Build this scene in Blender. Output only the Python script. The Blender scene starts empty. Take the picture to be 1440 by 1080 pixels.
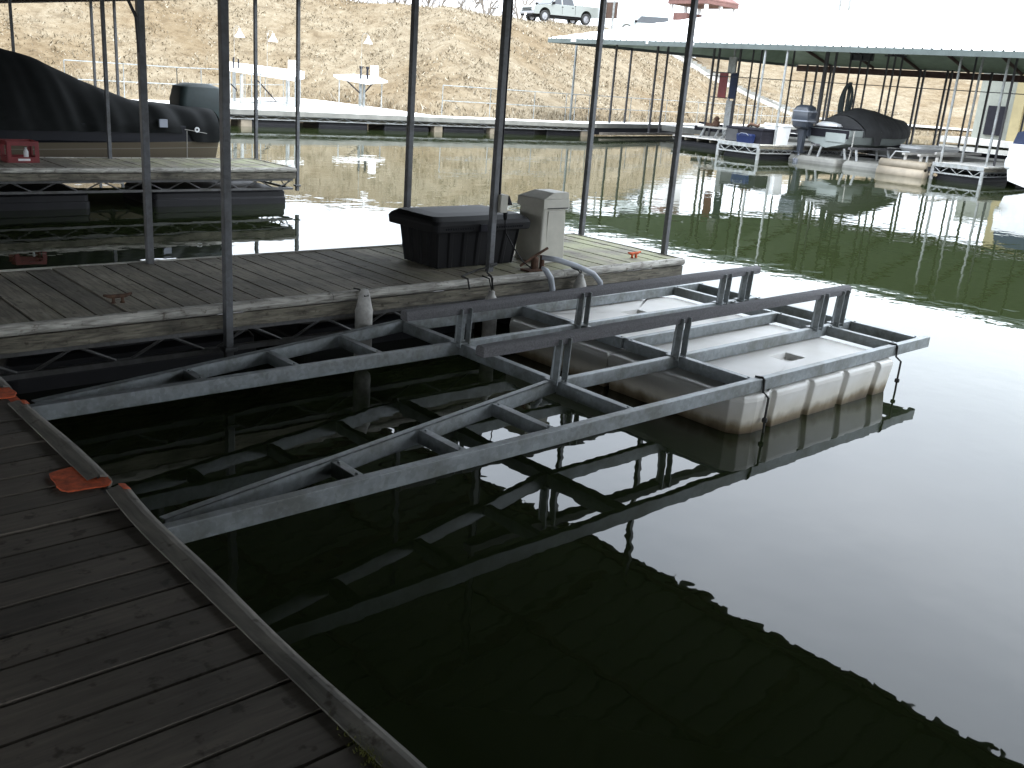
import bpy, bmesh, math, random
from mathutils import Vector, Matrix, noise
random.seed(7)
scene = bpy.context.scene
COL = scene.collection
R_ = math.radians
PI = math.pi

# ------------------------------------------------------------------ materials
def new_mat(name):
    m = bpy.data.materials.new(name); m.use_nodes = True
    nt = m.node_tree; b = nt.nodes['Principled BSDF']
    return m, nt, b

def N(nt, t, **kw):
    n = nt.nodes.new(t)
    for k, v in kw.items():
        setattr(n, k, v)
    return n

def coords(nt, scale=(1, 1, 1), kind='Object'):
    tc = N(nt, 'ShaderNodeTexCoord'); mp = N(nt, 'ShaderNodeMapping')
    mp.inputs['Scale'].default_value = scale
    nt.links.new(tc.outputs[kind], mp.inputs['Vector'])
    return mp.outputs['Vector']

def tex_noise(nt, vec, scale, detail=4, rough=.55, dist=0):
    n = N(nt, 'ShaderNodeTexNoise')
    n.inputs['Scale'].default_value = scale; n.inputs['Detail'].default_value = detail
    n.inputs['Roughness'].default_value = rough; n.inputs['Distortion'].default_value = dist
    nt.links.new(vec, n.inputs['Vector'])
    return n.outputs['Fac']

def ramp(nt, fac, stops):
    r = N(nt, 'ShaderNodeValToRGB'); e = r.color_ramp.elements
    while len(e) < len(stops): e.new(.5)
    for i, (p, c) in enumerate(stops):
        e[i].position = p; e[i].color = (*c, 1) if len(c) == 3 else c
    nt.links.new(fac, r.inputs['Fac'])
    return r.outputs['Color']

def mixc(nt, fac, a, b, mode='MIX'):
    m = N(nt, 'ShaderNodeMix', data_type='RGBA', blend_type=mode)
    def put(sock, v):
        if isinstance(v, (int, float)): sock.default_value = v
        elif isinstance(v, tuple): sock.default_value = (*v, 1)
        else: nt.links.new(v, sock)
    put(m.inputs[0], fac); put(m.inputs[6], a); put(m.inputs[7], b)
    return m.outputs[2]

def math_(nt, op, a, b=0.0):
    m = N(nt, 'ShaderNodeMath', operation=op)
    for i, v in enumerate((a, b)):
        if isinstance(v, (int, float)): m.inputs[i].default_value = v
        else: nt.links.new(v, m.inputs[i])
    return m.outputs[0]

def bump(nt, b, h, strength=.3, dist=.01):
    bp = N(nt, 'ShaderNodeBump'); bp.inputs['Strength'].default_value = strength
    bp.inputs['Distance'].default_value = dist
    nt.links.new(h, bp.inputs['Height']); nt.links.new(bp.outputs['Normal'], b.inputs['Normal'])

def island(nt):
    return N(nt, 'ShaderNodeNewGeometry').outputs['Random Per Island']

def wood(name, dark, light, grain=(1, 14, 14), rough=.8, isl=.5, moss=None, streak=.55):
    m, nt, b = new_mat(name)
    v = coords(nt, grain)
    f = tex_noise(nt, v, 3.2, 7, .65, .6)
    big = tex_noise(nt, coords(nt, (1, 1, 1)), 1.7, 4)
    c = ramp(nt, f, [(.28, dark), (.72, light)])
    if isl:
        k = math_(nt, 'MULTIPLY_ADD', island(nt), isl); k.node.inputs[2].default_value = 1 - isl / 2
        cc = N(nt, 'ShaderNodeCombineColor')
        for i in range(3): nt.links.new(k, cc.inputs[i])
        c = mixc(nt, 1.0, c, cc.outputs[0], 'MULTIPLY')
    st = ramp(nt, big, [(.35, (streak,) * 3), (.6, (1, 1, 1))])
    c = mixc(nt, 1.0, c, st, 'MULTIPLY')
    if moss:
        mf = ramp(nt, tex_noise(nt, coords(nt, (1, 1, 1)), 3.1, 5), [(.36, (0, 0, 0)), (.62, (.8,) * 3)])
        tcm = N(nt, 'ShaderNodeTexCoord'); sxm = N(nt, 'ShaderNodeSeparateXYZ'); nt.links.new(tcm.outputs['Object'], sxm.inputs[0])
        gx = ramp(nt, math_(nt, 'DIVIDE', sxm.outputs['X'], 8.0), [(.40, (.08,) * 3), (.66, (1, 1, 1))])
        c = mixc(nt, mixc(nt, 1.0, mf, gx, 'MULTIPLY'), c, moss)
    sp = tex_noise(nt, coords(nt, (1, 1, 1)), 16, 3, .6)
    c = mixc(nt, 1.0, c, ramp(nt, sp, [(.30, (.45, .42, .38)), (.40, (1, 1, 1)), (.70, (1, 1, 1)), (.80, (1.25, 1.24, 1.2))]), 'MULTIPLY')
    nt.links.new(c, b.inputs['Base Color']); b.inputs['Roughness'].default_value = rough
    bump(nt, b, f, .45, .004)
    return m

def simple(name, col, rough=.5, metal=0, var=.25, scale=8, bumpy=0, spec=.5):
    m, nt, b = new_mat(name)
    f = tex_noise(nt, coords(nt), scale, 5, .6)
    lo = tuple(x * (1 - var) for x in col); hi = tuple(min(1, x * (1 + var)) for x in col)
    nt.links.new(ramp(nt, f, [(.3, lo), (.7, hi)]), b.inputs['Base Color'])
    b.inputs['Roughness'].default_value = rough; b.inputs['Metallic'].default_value = metal
    b.inputs['Specular IOR Level'].default_value = spec
    if bumpy: bump(nt, b, f, bumpy, .01)
    return m

def galv(name, col, metal=.35):
    m, nt, b = new_mat(name)
    vo = N(nt, 'ShaderNodeTexVoronoi'); vo.inputs['Scale'].default_value = 38
    nt.links.new(coords(nt), vo.inputs['Vector'])
    sp = ramp(nt, vo.outputs['Color'], [(0, tuple(x * .82 for x in col)), (1, tuple(x * 1.15 for x in col))])
    dirt = ramp(nt, tex_noise(nt, coords(nt), 4.5, 6, .65), [(.36, (.62, .6, .55)), (.58, (1, 1, 1))])
    nt.links.new(mixc(nt, 1.0, sp, dirt, 'MULTIPLY'), b.inputs['Base Color'])
    b.inputs['Metallic'].default_value = metal; b.inputs['Roughness'].default_value = .48
    return m

M = {}
M['deck'] = wood('weathered_deck_wood', (.065, .06, .05), (.17, .155, .13), (14, 1.2, 14))
M['deck_x'] = wood('weathered_walkway_wood', (.088, .075, .060), (.155, .131, .104), (1.2, 14, 14), streak=.62)
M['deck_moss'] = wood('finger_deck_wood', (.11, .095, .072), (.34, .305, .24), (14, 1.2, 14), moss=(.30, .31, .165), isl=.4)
M['fascia'] = wood('weathered_fascia', (.025, .020, .014), (.30, .275, .21), (1.6, 9, 13), isl=.3, streak=.35)
M['rail'] = wood('worn_rub_rail', (.07, .06, .045), (.74, .72, .65), (1.3, 9, 12), isl=.15, streak=.6)
M['rail_y'] = wood('worn_walkway_rail', (.10, .095, .08), (.30, .28, .24), (8, 1.0, 10), isl=.15, streak=.6)
M['galv'] = galv('galvanised_steel', (.255, .278, .287))
M['galv_lt'] = galv('pale_galvanised_steel', (.33, .345, .35), .2)
M['post'] = galv('grey_post_steel', (.115, .12, .13), .25)
M['post_dk'] = simple('dark_post_steel', (.05, .05, .055), .5, .2)
M['truss'] = galv('truss_steel', (.10, .10, .10), .3)
M['carpet'] = simple('bunk_carpet', (.135, .133, .138), .95, 0, .2, 90, .6, .1)
M['black'] = simple('black_plastic', (.0048, .0048, .0055), .6, 0, .4, 6, .15, .22)
M['float'] = simple('black_float_plastic', (.009, .009, .011), .5, 0, .3, 4, .1, .3)
M['beige'] = simple('beige_plastic', (.40, .385, .33), .55, 0, .07, 12, .05)
M['tubewhite'] = simple('grey_white_tube', (.32, .34, .37), .5, 0, .1, 8)
M['grey'] = simple('weathered_float_grey', (.17, .17, .155), .7, 0, .25, 2)
M['white'] = simple('white_plastic', (.72, .73, .74), .45, 0, .06, 5)
M['fender'] = simple('dirty_white_vinyl', (.36, .35, .325), .6, 0, .35, 14)
M['orange'] = simple('orange_paint', (.52, .095, .03), .8, 0, .45, 30, .2)
M['red'] = simple('red_plastic', (.17, .012, .014), .45, 0, .15, 8)
M['rust'] = simple('rusty_steel', (.10, .055, .035), .85, .2, .5, 25, .3)
M['rope'] = simple('dark_rope', (.03, .03, .028), .9, 0, .3, 60)
M['rope_lt'] = simple('pale_rope', (.4, .39, .36), .9, 0, .2, 60)
M['tarp'] = simple('black_tarp', (.0065, .0078, .0078), .85, 0, .35, 3, .15, .25)
M['tarp_g'] = simple('dark_green_canvas', (.014, .026, .026), .6, 0, .25, 5, .12)
M['tarp_grey'] = simple('charcoal_canvas', (.034, .035, .037), .8, 0, .2, 4, .12)
M['rubber'] = simple('tyre_rubber', (.02, .02, .02), .8)
M['glass'] = simple('dark_glass', (.03, .035, .04), .08, 0, .1, 3)
M['truckpaint'] = simple('silver_green_paint', (.25, .27, .255), .35, .3, .04, 2)
M['suvpaint'] = simple('pale_paint', (.40, .44, .44), .3, .2, .03, 2)
M['chrome'] = simple('bright_metal', (.32, .32, .33), .25, .9, .05, 3)
M['lamp'] = simple('clear_lamp', (.75, .76, .78), .2)
M['whiteroof'] = simple('white_metal_roof', (.74, .75, .75), .4, 0, .04, .6)
M['eave'] = simple('green_grey_fascia', (.085, .105, .10), .5, .1, .15, 3)
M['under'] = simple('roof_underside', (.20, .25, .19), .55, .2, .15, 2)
M['redwood'] = simple('red_brown_beam', (.075, .042, .036), .8, 0, .3, 6)
M['roofgalv'] = simple('own_roof_sheet', (.16, .16, .15), .5, .3, .2, 1.5)
M['tan'] = simple('tan_plastic', (.21, .18, .135), .55, 0, .2, 3)
M['navy'] = simple('navy_canvas', (.009, .018, .05), .7, 0, .15, 6)
M['blue'] = simple('blue_plastic', (.010, .018, .062), .5, 0, .1, 4, 0, .2)
M['dkgrey'] = simple('dark_grey_plastic', (.013, .013, .018), .6, 0, .2, 4, 0, .15)
M['motor'] = simple('charcoal_cowling', (.035, .042, .055), .28, 0, .15, 2)
M['silver'] = simple('silver_decal', (.22, .24, .28), .35, .3, .05, 3)
M['yellow'] = simple('yellow_cladding', (.24, .20, .105), .7, 0, .1, 2)
M['siding'] = simple('grey_green_siding', (.22, .23, .20), .75, 0, .1, 2)
M['brown'] = simple('brown_board', (.075, .045, .032), .8, 0, .2, 4)
M['redroof'] = simple('red_roof_tiles', (.15, .075, .065), .8, 0, .2, 2)
M['conc'] = simple('pale_concrete', (.42, .41, .385), .9, 0, .15, 1.5, .2)
M['whitewood'] = simple('bleached_decking', (.66, .645, .61), .8, 0, .12, 1.2)
M['yellowpaint'] = simple('yellow_paint', (.65, .47, .08), .5)
M['bark'] = simple('grey_bark', (.17, .15, .13), .9, 0, .3, 3)
M['gravel'] = simple('road_gravel', (.25, .235, .21), .95, 0, .25, 6)
M['purple'] = simple('dim_window', (.06, .05, .055), .25, 0, .2, 2)
M['moss'] = simple('yellow_moss', (.11, .115, .02), .95, 0, .4, 60, .5)
M['boatgrey'] = simple('grey_hull', (.28, .31, .30), .4, 0, .1, 2)

def tank_material():
    m, nt, b = new_mat('cloudy_white_tank')
    tc = N(nt, 'ShaderNodeTexCoord'); sx = N(nt, 'ShaderNodeSeparateXYZ')
    nt.links.new(tc.outputs['Object'], sx.inputs[0])
    z = math_(nt, 'ADD', sx.outputs['Z'], math_(nt, 'MULTIPLY', math_(nt, 'SUBTRACT', tex_noise(nt, coords(nt, (1, 1, .6)), 7, 5), .5), .12))
    stain = ramp(nt, z, [(.0, (.06, .04, .018)), (.045, (.20, .16, .10)), (.10, (.58, .55, .48)), (.2, (.66, .65, .62))])
    cl = ramp(nt, tex_noise(nt, coords(nt), 3, 5), [(.3, (.86, .85, .82)), (.65, (1, 1, 1))])
    nt.links.new(mixc(nt, 1.0, stain, cl, 'MULTIPLY'), b.inputs['Base Color'])
    b.inputs['Roughness'].default_value = .5
    return m
M['tank'] = tank_material()

def hull_material():
    m, nt, b = new_mat('two_tone_hull')
    tc = N(nt, 'ShaderNodeTexCoord'); sx = N(nt, 'ShaderNodeSeparateXYZ')
    nt.links.new(tc.outputs['Object'], sx.inputs[0])
    # upper band near black, lower hull tan with a pale pinstripe
    zz = math_(nt, 'SUBTRACT', sx.outputs['Z'], math_(nt, 'MULTIPLY', sx.outputs['X'], -.02))
    c = ramp(nt, zz, [(.0, (.12, .10, .072)), (.68, (.15, .125, .09)), (.685, (.30, .28, .24)), (.70, (.15, .125, .09)), (.79, (.15, .125, .09)), (.80, (.007, .008, .013))])
    nt.links.new(c, b.inputs['Base Color']); b.inputs['Roughness'].default_value = .5; b.inputs['Specular IOR Level'].default_value = .3
    return m
M['hull'] = hull_material()

def bank_material():
    m, nt, b = new_mat('dry_grass_bank')
    v = coords(nt)
    f1 = tex_noise(nt, coords(nt, (1, 1, 2.2)), .16, 4, .6)
    f2 = tex_noise(nt, coords(nt, (1, 1, 1.6)), 1.3, 8, .72, .4)
    f3 = tex_noise(nt, v, 6.5, 4, .7)
    c = ramp(nt, f2, [(.28, (.090, .069, .044)), (.46, (.162, .131, .088)), (.58, (.200, .167, .117)), (.76, (.25, .215, .16))])
    p = ramp(nt, f1, [(.38, (.78, .72, .64)), (.56, (1, 1, 1))])
    c = mixc(nt, 1.0, c, p, 'MULTIPLY')
    s = ramp(nt, f3, [(.62, (0, 0, 0)), (.76, (.5,) * 3)])
    c = mixc(nt, s, c, (.33, .31, .275))
    d = ramp(nt, f3, [(.30, (.74, .71, .66)), (.42, (1, 1, 1))])
    c = mixc(nt, 1.0, c, d, 'MULTIPLY')
    nt.links.new(c, b.inputs['Base Color']); b.inputs['Roughness'].default_value = .95
    b.inputs['Specular IOR Level'].default_value = .1
    bump(nt, b, f2, .8, .25)
    return m
M['bank'] = bank_material()

def grass_material():
    m, nt, b = new_mat('dry_grass_blades')
    c = ramp(nt, island(nt), [(0, (.11, .09, .062)), (.3, (.18, .148, .10)), (.65, (.25, .212, .15)), (1, (.36, .325, .265))])
    nt.links.new(c, b.inputs['Base Color']); b.inputs['Roughness'].default_value = .9
    b.inputs['Specular IOR Level'].default_value = .1
    return m
M['grass'] = grass_material()

def water_material():
    m, nt, b = new_mat('lake_water')
    b.inputs['Base Color'].default_value = (.0146, .0202, .0074, 1)
    b.inputs['Roughness'].default_value = .012; b.inputs['IOR'].default_value = 1.333
    v = coords(nt)
    f1 = tex_noise(nt, coords(nt, (1, 1.25, 1)), 1.05, 2, .45)
    f2 = tex_noise(nt, coords(nt, (1.0, .8, 1)), .23, 1, .4)
    f3 = tex_noise(nt, v, 3.4, 2, .5)
    h = math_(nt, 'ADD', math_(nt, 'MULTIPLY', f1, .5), math_(nt, 'MULTIPLY', f2, .6))
    h = math_(nt, 'ADD', h, math_(nt, 'MULTIPLY', f3, .22))
    bump(nt, b, h, 1.0, WAVE)
    return m
WAVE = .0066
M['water'] = water_material()

# ------------------------------------------------------------------ mesh builder
class MB:
    def __init__(s): s.v = []; s.f = []
    def add(s, vs, fs):
        k = len(s.v); s.v += [tuple(p) for p in vs]; s.f += [tuple(i + k for i in q) for q in fs]; return s
    def box(s, x0, x1, y0, y1, z0, z1):
        vs = [(x, y, z) for z in (z0, z1) for (x, y) in ((x0, y0), (x1, y0), (x1, y1), (x0, y1))]
        return s.add(vs, [(3, 2, 1, 0), (4, 5, 6, 7), (0, 1, 5, 4), (1, 2, 6, 5), (2, 3, 7, 6), (3, 0, 4, 7)])
    def bar(s, a, b, w, h, up=(0, 0, 1)):
        a = Vector(a); b = Vector(b); d = (b - a).normalized(); up = Vector(up)
        if abs(d.dot(up)) > .99: up = Vector((1, 0, 0))
        x = d.cross(up).normalized() * (w / 2); y = x.cross(d).normalized() * (h / 2)
        vs = [p + q for p in (a, b) for q in (-x - y, x - y, x + y, -x + y)]
        return s.add(vs, [(0, 1, 2, 3), (7, 6, 5, 4), (1, 0, 4, 5), (2, 1, 5, 6), (3, 2, 6, 7), (0, 3, 7, 4)])
    def tube(s, path, r, n=8, cap=True):
        P = [Vector(p) for p in path]; rs = r if isinstance(r, (list, tuple)) else [r] * len(P)
        rings = []; ref = None
        for i, p in enumerate(P):
            d = (P[min(i + 1, len(P) - 1)] - P[max(i - 1, 0)])
            d = d.normalized() if d.length > 1e-9 else Vector((0, 0, 1))
            if ref is None:
                ref = Vector((0, 0, 1)) if abs(d.z) < .9 else Vector((1, 0, 0))
            x = d.cross(ref)
            if x.length < 1e-6: x = d.cross(Vector((0, 1, 0)))
            x.normalize(); y = d.cross(x).normalized(); ref = x.cross(d).normalized()
            rings.append([p + (x * math.cos(t) + y * math.sin(t)) * rs[i] for t in [2 * PI * k / n for k in range(n)]])
        return s.loft(rings, True, cap)
    def loft(s, rings, closed=True, cap=True):
        n = len(rings[0]); vs = [p for r in rings for p in r]; fs = []
        for i in range(len(rings) - 1):
            for j in range(n if closed else n - 1):
                a = i * n + j; b = i * n + (j + 1) % n
                fs.append((a, b, b + n, a + n))
        if cap and closed:
            fs.append(tuple(range(n - 1, -1, -1))); fs.append(tuple((len(rings) - 1) * n + j for j in range(n)))
        return s.add(vs, fs)
    def lathe(s, c, prof, n=16):
        c = Vector(c)
        return s.loft([[c + Vector((r * math.cos(2 * PI * k / n), r * math.sin(2 * PI * k / n), z)) for k in range(n)] for r, z in prof])
    def prism(s, poly, axis, a, b):
        def P(u, v, w): return {'x': (w, u, v), 'y': (u, w, v), 'z': (u, v, w)}[axis]
        return s.loft([[P(u, v, a) for u, v in poly], [P(u, v, b) for u, v in poly]])
    def build(s, name, mat, parent=None, smooth=False, bevel=0, subs=0, loc=None):
        off = Vector((0, 0, 0))
        if parent is not None:
            q = parent
            while q: off += q.location; q = q.parent
        elif loc is not None: off = Vector(loc)
        me = bpy.data.meshes.new(name)
        me.from_pydata([Vector(p) - off for p in s.v], [], s.f)
        bm = bmesh.new(); bm.from_mesh(me); bmesh.ops.recalc_face_normals(bm, faces=bm.faces); bm.to_mesh(me); bm.free()
        me.materials.append(mat)
        o = bpy.data.objects.new(name, me); COL.objects.link(o)
        if parent is not None: o.parent = parent
        elif loc is not None: o.location = loc
        if smooth:
            for p in me.polygons: p.use_smooth = True
        if bevel:
            md = o.modifiers.new('bevel', 'BEVEL'); md.width = bevel; md.segments = 2; md.limit_method = 'ANGLE'
        if subs:
            md = o.modifiers.new('subd', 'SUBSURF'); md.levels = subs; md.render_levels = subs
        return o

def tag(o, label, cat, group=None):
    o['label'] = label; o['category'] = cat
    if group: o['group'] = group
    return o
def thing(name, label, cat, loc=(0, 0, 0), group=None):
    o = bpy.data.objects.new(name, None); COL.objects.link(o); o.location = loc
    o.empty_display_size = .2
    return tag(o, label, cat, group)
def structure(o, kind='structure'):
    o['kind'] = kind; return o
def copy_tree(o, parent=None):
    c = o.copy(); COL.objects.link(c); c.parent = parent
    for ch in list(o.children): copy_tree(ch, c)
    return c

def rrect(cx, cy, hx, hy, r, z, n=4):
    pts = []
    for (sx, sy, a0) in ((1, 1, 0), (-1, 1, 90), (-1, -1, 180), (1, -1, 270)):
        for k in range(n + 1):
            a = R_(a0 + 90 * k / n)
            pts.append((cx + sx * (hx - r) + r * math.cos(a), cy + sy * (hy - r) + r * math.sin(a), z))
    return pts

DZ = .58      # deck height above the water

# ------------------------------------------------------------------ camera
cam = bpy.data.cameras.new('camera'); co = bpy.data.objects.new('camera', cam); COL.objects.link(co)
F = 1346.5065911461406; CX, CY = 720, 540
a = Vector((2264 - CX, 234 - CY, F)).normalized()
u = -Vector((390 - CX, 4800 - CY, F)).normalized()
u = (u - a * u.dot(a)).normalized(); d2 = u.cross(a)
right = Vector((a.x, d2.x, u.x)); down = Vector((a.y, d2.y, u.y)); fwd = Vector((a.z, d2.z, u.z))
mw = Matrix((right, -down, -fwd)).transposed().to_4x4(); mw.translation = (0, 0, 2.2)
co.matrix_world = mw
cam.sensor_width = 36; cam.lens = F / 1440 * 36; cam.clip_end = 3000; cam.clip_start = .05
scene.camera = co

# ------------------------------------------------------------------ light
SKY_EL, SKY_ROT = 52, 200
w = bpy.data.worlds.new('World'); scene.world = w; w.use_nodes = True
nt = w.node_tree; bg = nt.nodes['Background']
sk = N(nt, 'ShaderNodeTexSky', sky_type='NISHITA'); sk.sun_disc = False
sk.sun_elevation = R_(SKY_EL); sk.sun_rotation = R_(SKY_ROT); sk.air_density = 1.2; sk.dust_density = 4; sk.ozone_density = 1
hs = N(nt, 'ShaderNodeHueSaturation'); hs.inputs['Saturation'].default_value = .22
nt.links.new(sk.outputs[0], hs.inputs['Color'])
cloudf = tex_noise(nt, coords(nt, (1, 1, 2.5), 'Generated'), 2.2, 5, .55)
cloud = ramp(nt, cloudf, [(.3, (4.95, 5.5, 6.2)), (.7, (6.25, 6.75, 7.4))])
tcw = N(nt, 'ShaderNodeTexCoord'); sxw = N(nt, 'ShaderNodeSeparateXYZ'); nt.links.new(tcw.outputs['Generated'], sxw.inputs[0])
zf = math_(nt, 'MULTIPLY_ADD', math_(nt, 'MAXIMUM', sxw.outputs['Z'], 0.0), 1.15); zf.node.inputs[2].default_value = .76
ccw = N(nt, 'ShaderNodeCombineColor')
for i in range(3): nt.links.new(zf, ccw.inputs[i])
cloud = mixc(nt, 1.0, cloud, ccw.outputs[0], 'MULTIPLY')     # an overcast sky is brighter overhead than at the horizon
nt.links.new(mixc(nt, .85, hs.outputs['Color'], cloud), bg.inputs['Color'])
bg.inputs['Strength'].default_value = .12
sd = bpy.data.lights.new('sun', 'SUN'); so = bpy.data.objects.new('sun', sd); COL.objects.link(so)
sd.energy = .6; sd.angle = R_(40); sd.color = (1, .97, .92)
az = R_(SKY_ROT); el = R_(SKY_EL)
sdir = Vector((math.sin(az) * math.cos(el), math.cos(az) * math.cos(el), math.sin(el)))
so.rotation_euler = sdir.to_track_quat('Z', 'Y').to_euler()
scene.view_settings.view_transform = 'Standard'; scene.view_settings.look = 'None'
scene.view_settings.gamma = 1
scene.view_settings.exposure = 2.35
scene.cycles.max_bounces = 8; scene.cycles.diffuse_bounces = 4; scene.cycles.glossy_bounces = 4

# ------------------------------------------------------------------ terrain
SHORE = [(-140, 120), (-30, 66), (8, 52), (22, 47.6), (26.3, 45.5), (27.2, 38), (31, 35.6), (36, 36.2), (45, 38.6), (60, 42.5), (85, 49), (94, 40), (99, 20), (104, -60), (130, -300)]
WPOLY = SHORE + [(-140, -300)]
def in_water(x, y):
    c = False
    for (ax, ay), (bx, by) in zip(WPOLY, WPOLY[1:] + WPOLY[:1]):
        if (ay > y) != (by > y) and x < (bx - ax) * (y - ay) / (by - ay) + ax: c = not c
    return c
def shore_s(x, y):
    """signed distance to the shoreline, positive on land"""
    best = 1e9; sgn = 1
    for (ax, ay), (bx, by) in zip(SHORE[:-1], SHORE[1:]):
        dx, dy = bx - ax, by - ay
        t = max(0, min(1, ((x - ax) * dx + (y - ay) * dy) / (dx * dx + dy * dy)))
        px, py = ax + t * dx - x, ay + t * dy - y
        d = px * px + py * py
        best = min(best, d)
    return (-1 if in_water(x, y) else 1) * math.sqrt(best)
CREST_S = 13.4
CREST = [(-300, 6.3), (38, 6.2), (43, 6.15), (47, 6.22), (51, 6.38), (56.5, 6.65), (67, 7.0), (80, 7.45), (110, 7.6), (900, 7.6)]
def crest_z(x):
    for (xa, za), (xb, zb) in zip(CREST[:-1], CREST[1:]):
        if x <= xb: return za + (zb - za) * (x - xa) / (xb - xa)
    return 7.6
def ground_z(x, y):
    s = shore_s(x, y)
    if s < 0: return max(-2.2, s * .45)
    gent = max(0, min(1, (x - 62) / 25))            # the far right end of the cove rises more gently
    slope = .53 * (1 - gent) + .27 * gent; CREST_Z = crest_z(x)
    a = slope * s + .25 * min(1, s / .8)
    k = .5; h = max(0, min(1, .5 + .5 * (CREST_Z - a) / k))
    z = CREST_Z * (1 - h) + a * h - k * h * (1 - h)
    n = noise.noise((x * .35, y * .35, 0)) * .22 + noise.noise((x * .9, y * .9, 3)) * .10
    return z + n * min(1, s / 3) * (1 if s < CREST_S + 1 else .25)
def lerp_grid():
    xs = []; 
    x = -300.
    while x < -20: xs.append(x); x += 14
    while x < 112: xs.append(x); x += .8
    while x < 900: xs.append(x); x *= 1.08
    ys = []; y = -300.
    while y < 20: ys.append(y); y += 14 if y < 0 else 4
    while y < 80: ys.append(y); y += .8
    while y < 900: ys.append(y); y *= 1.08
    return xs, ys
xs, ys = lerp_grid()
g = MB(); nx = len(xs)
vs = [(x, y, ground_z(x, y)) for y in ys for x in xs]
g.add(vs, [(j * nx + i, j * nx + i + 1, (j + 1) * nx + i + 1, (j + 1) * nx + i) for j in range(len(ys) - 1) for i in range(nx - 1)])
structure(g.build('ground', M['bank'], smooth=True))
wtr = MB(); wtr.add([(-900, -900, 0), (900, -900, 0), (900, 900, 0), (-900, 900, 0)], [(0, 1, 2, 3)])
structure(wtr.build('water', M['water']))

# dry grass: many small blades standing on the bank
gb = MB(); rnd = random.Random(3)
def blades():
    cnt = 0
    while cnt < 60000:
        x = rnd.uniform(-8, 95); y = rnd.uniform(34, 80)
        # only in the wedge the camera sees
        ang = math.atan2(y, x)
        if not (R_(20) < ang < R_(88)): continue
        s = shore_s(x, y)
        if not (.15 < s < CREST_S + 2.5): continue
        if noise.noise((x * .5, y * .5, 9)) < rnd.uniform(-.5, .25) and s > 1: continue
        z = ground_z(x, y)
        h = rnd.uniform(.04, .15) * (2 if s < 1.2 else 1); th = rnd.uniform(0, 2 * PI)
        wd = rnd.uniform(.02, .055); lx, ly = rnd.gauss(0, .10), rnd.gauss(0, .10)
        dx, dy = math.cos(th) * wd, math.sin(th) * wd
        gb.add([(x - dx, y - dy, z - .03), (x + dx, y + dy, z - .03), (x + lx, y + ly, z + h)], [(0, 1, 2)])
        cnt += 1
blades()
structure(gb.build('dry_grass', M['grass']), 'stuff')

# road along the crest
rd = MB(); NR = 60; vs = []
for i in range(NR):
    x = 38 + 44 * i / (NR - 1); y = 38.
    while shore_s(x, y) < CREST_S + 1.2: y += .1
    for k in range(7):
        yy = y + k
        vs.append((x, yy, max(ground_z(x + a_, yy + b_) for a_ in (-.5, 0, .5) for b_ in (-.5, 0, .5)) + .03))
rd.add(vs, [(i * 7 + k, i * 7 + k + 7, i * 7 + k + 8, i * 7 + k + 1) for i in range(NR - 1) for k in range(6)])
structure(rd.build('road', M['gravel'], smooth=True))

# ------------------------------------------------------------------ docks
def boards(mb, x0, x1, y0, y1, pitch, along, rnd, z=DZ, th=.035, gap=.016):
    a0, a1 = (x0, x1) if along == 'y' else (y0, y1)
    a = a0
    while a < a1 - .02:
        b = min(a + pitch - gap, a1)
        j = rnd.uniform(-.003, .003); e0 = rnd.uniform(-.006, .006); e1 = rnd.uniform(-.006, .006)
        if along == 'y': mb.box(a, b, y0 + e0, y1 + e1, z - th + j, z + j)
        else: mb.box(x0 + e0, x1 + e1, a, b, z - th + j, z + j)
        a += pitch
def rail_profile(t=.05, h=.075, z=DZ):
    """rounded strip that caps a dock edge: (out, z) pairs, out measured from the edge"""
    pts = [(0, z - h + .012), (0, z + .012)]
    for k in range(7):
        an = PI / 2 - PI * k / 6
        pts.append((.012 + (t - .012) * math.cos(an), z + .012 - h / 2 + h / 2 * math.sin(an)))
    return pts
def truss(mb, x0, x1, y, zt, zb, step=.62, r=.011):
    mb.bar((x0, y, zb), (x1, y, zb), .045, .035)
    mb.bar((x0, y, zt), (x1, y, zt), .04, .035)
    n = max(2, round((x1 - x0) / step)); st = (x1 - x0) / n
    for i in range(n):
        xa = x0 + i * st
        mb.tube([(xa + .03, y, zt - .016), (xa + st * .42, y, zb + .016), (xa + st * .58, y, zb + .016), (xa + st - .03, y, zt - .016)], r, 5)
def dock_float(mb, x0, x1, y0, y1, zt=.225, zb=-.2):
    # rounded tub with shallow vertical ribs
    cx, cy = (x0 + x1) / 2, (y0 + y1) / 2; hx, hy = (x1 - x0) / 2, (y1 - y0) / 2
    mb.loft([rrect(cx, cy, hx - .03, hy - .03, .06, zb), rrect(cx, cy, hx, hy, .07, .0), rrect(cx, cy, hx, hy, .07, zt * .42),
             rrect(cx, cy, hx - .012, hy - .012, .07, zt * .5), rrect(cx, cy, hx - .012, hy - .012, .07, zt - .04), rrect(cx, cy, hx - .045, hy - .045, .05, zt)])

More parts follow.
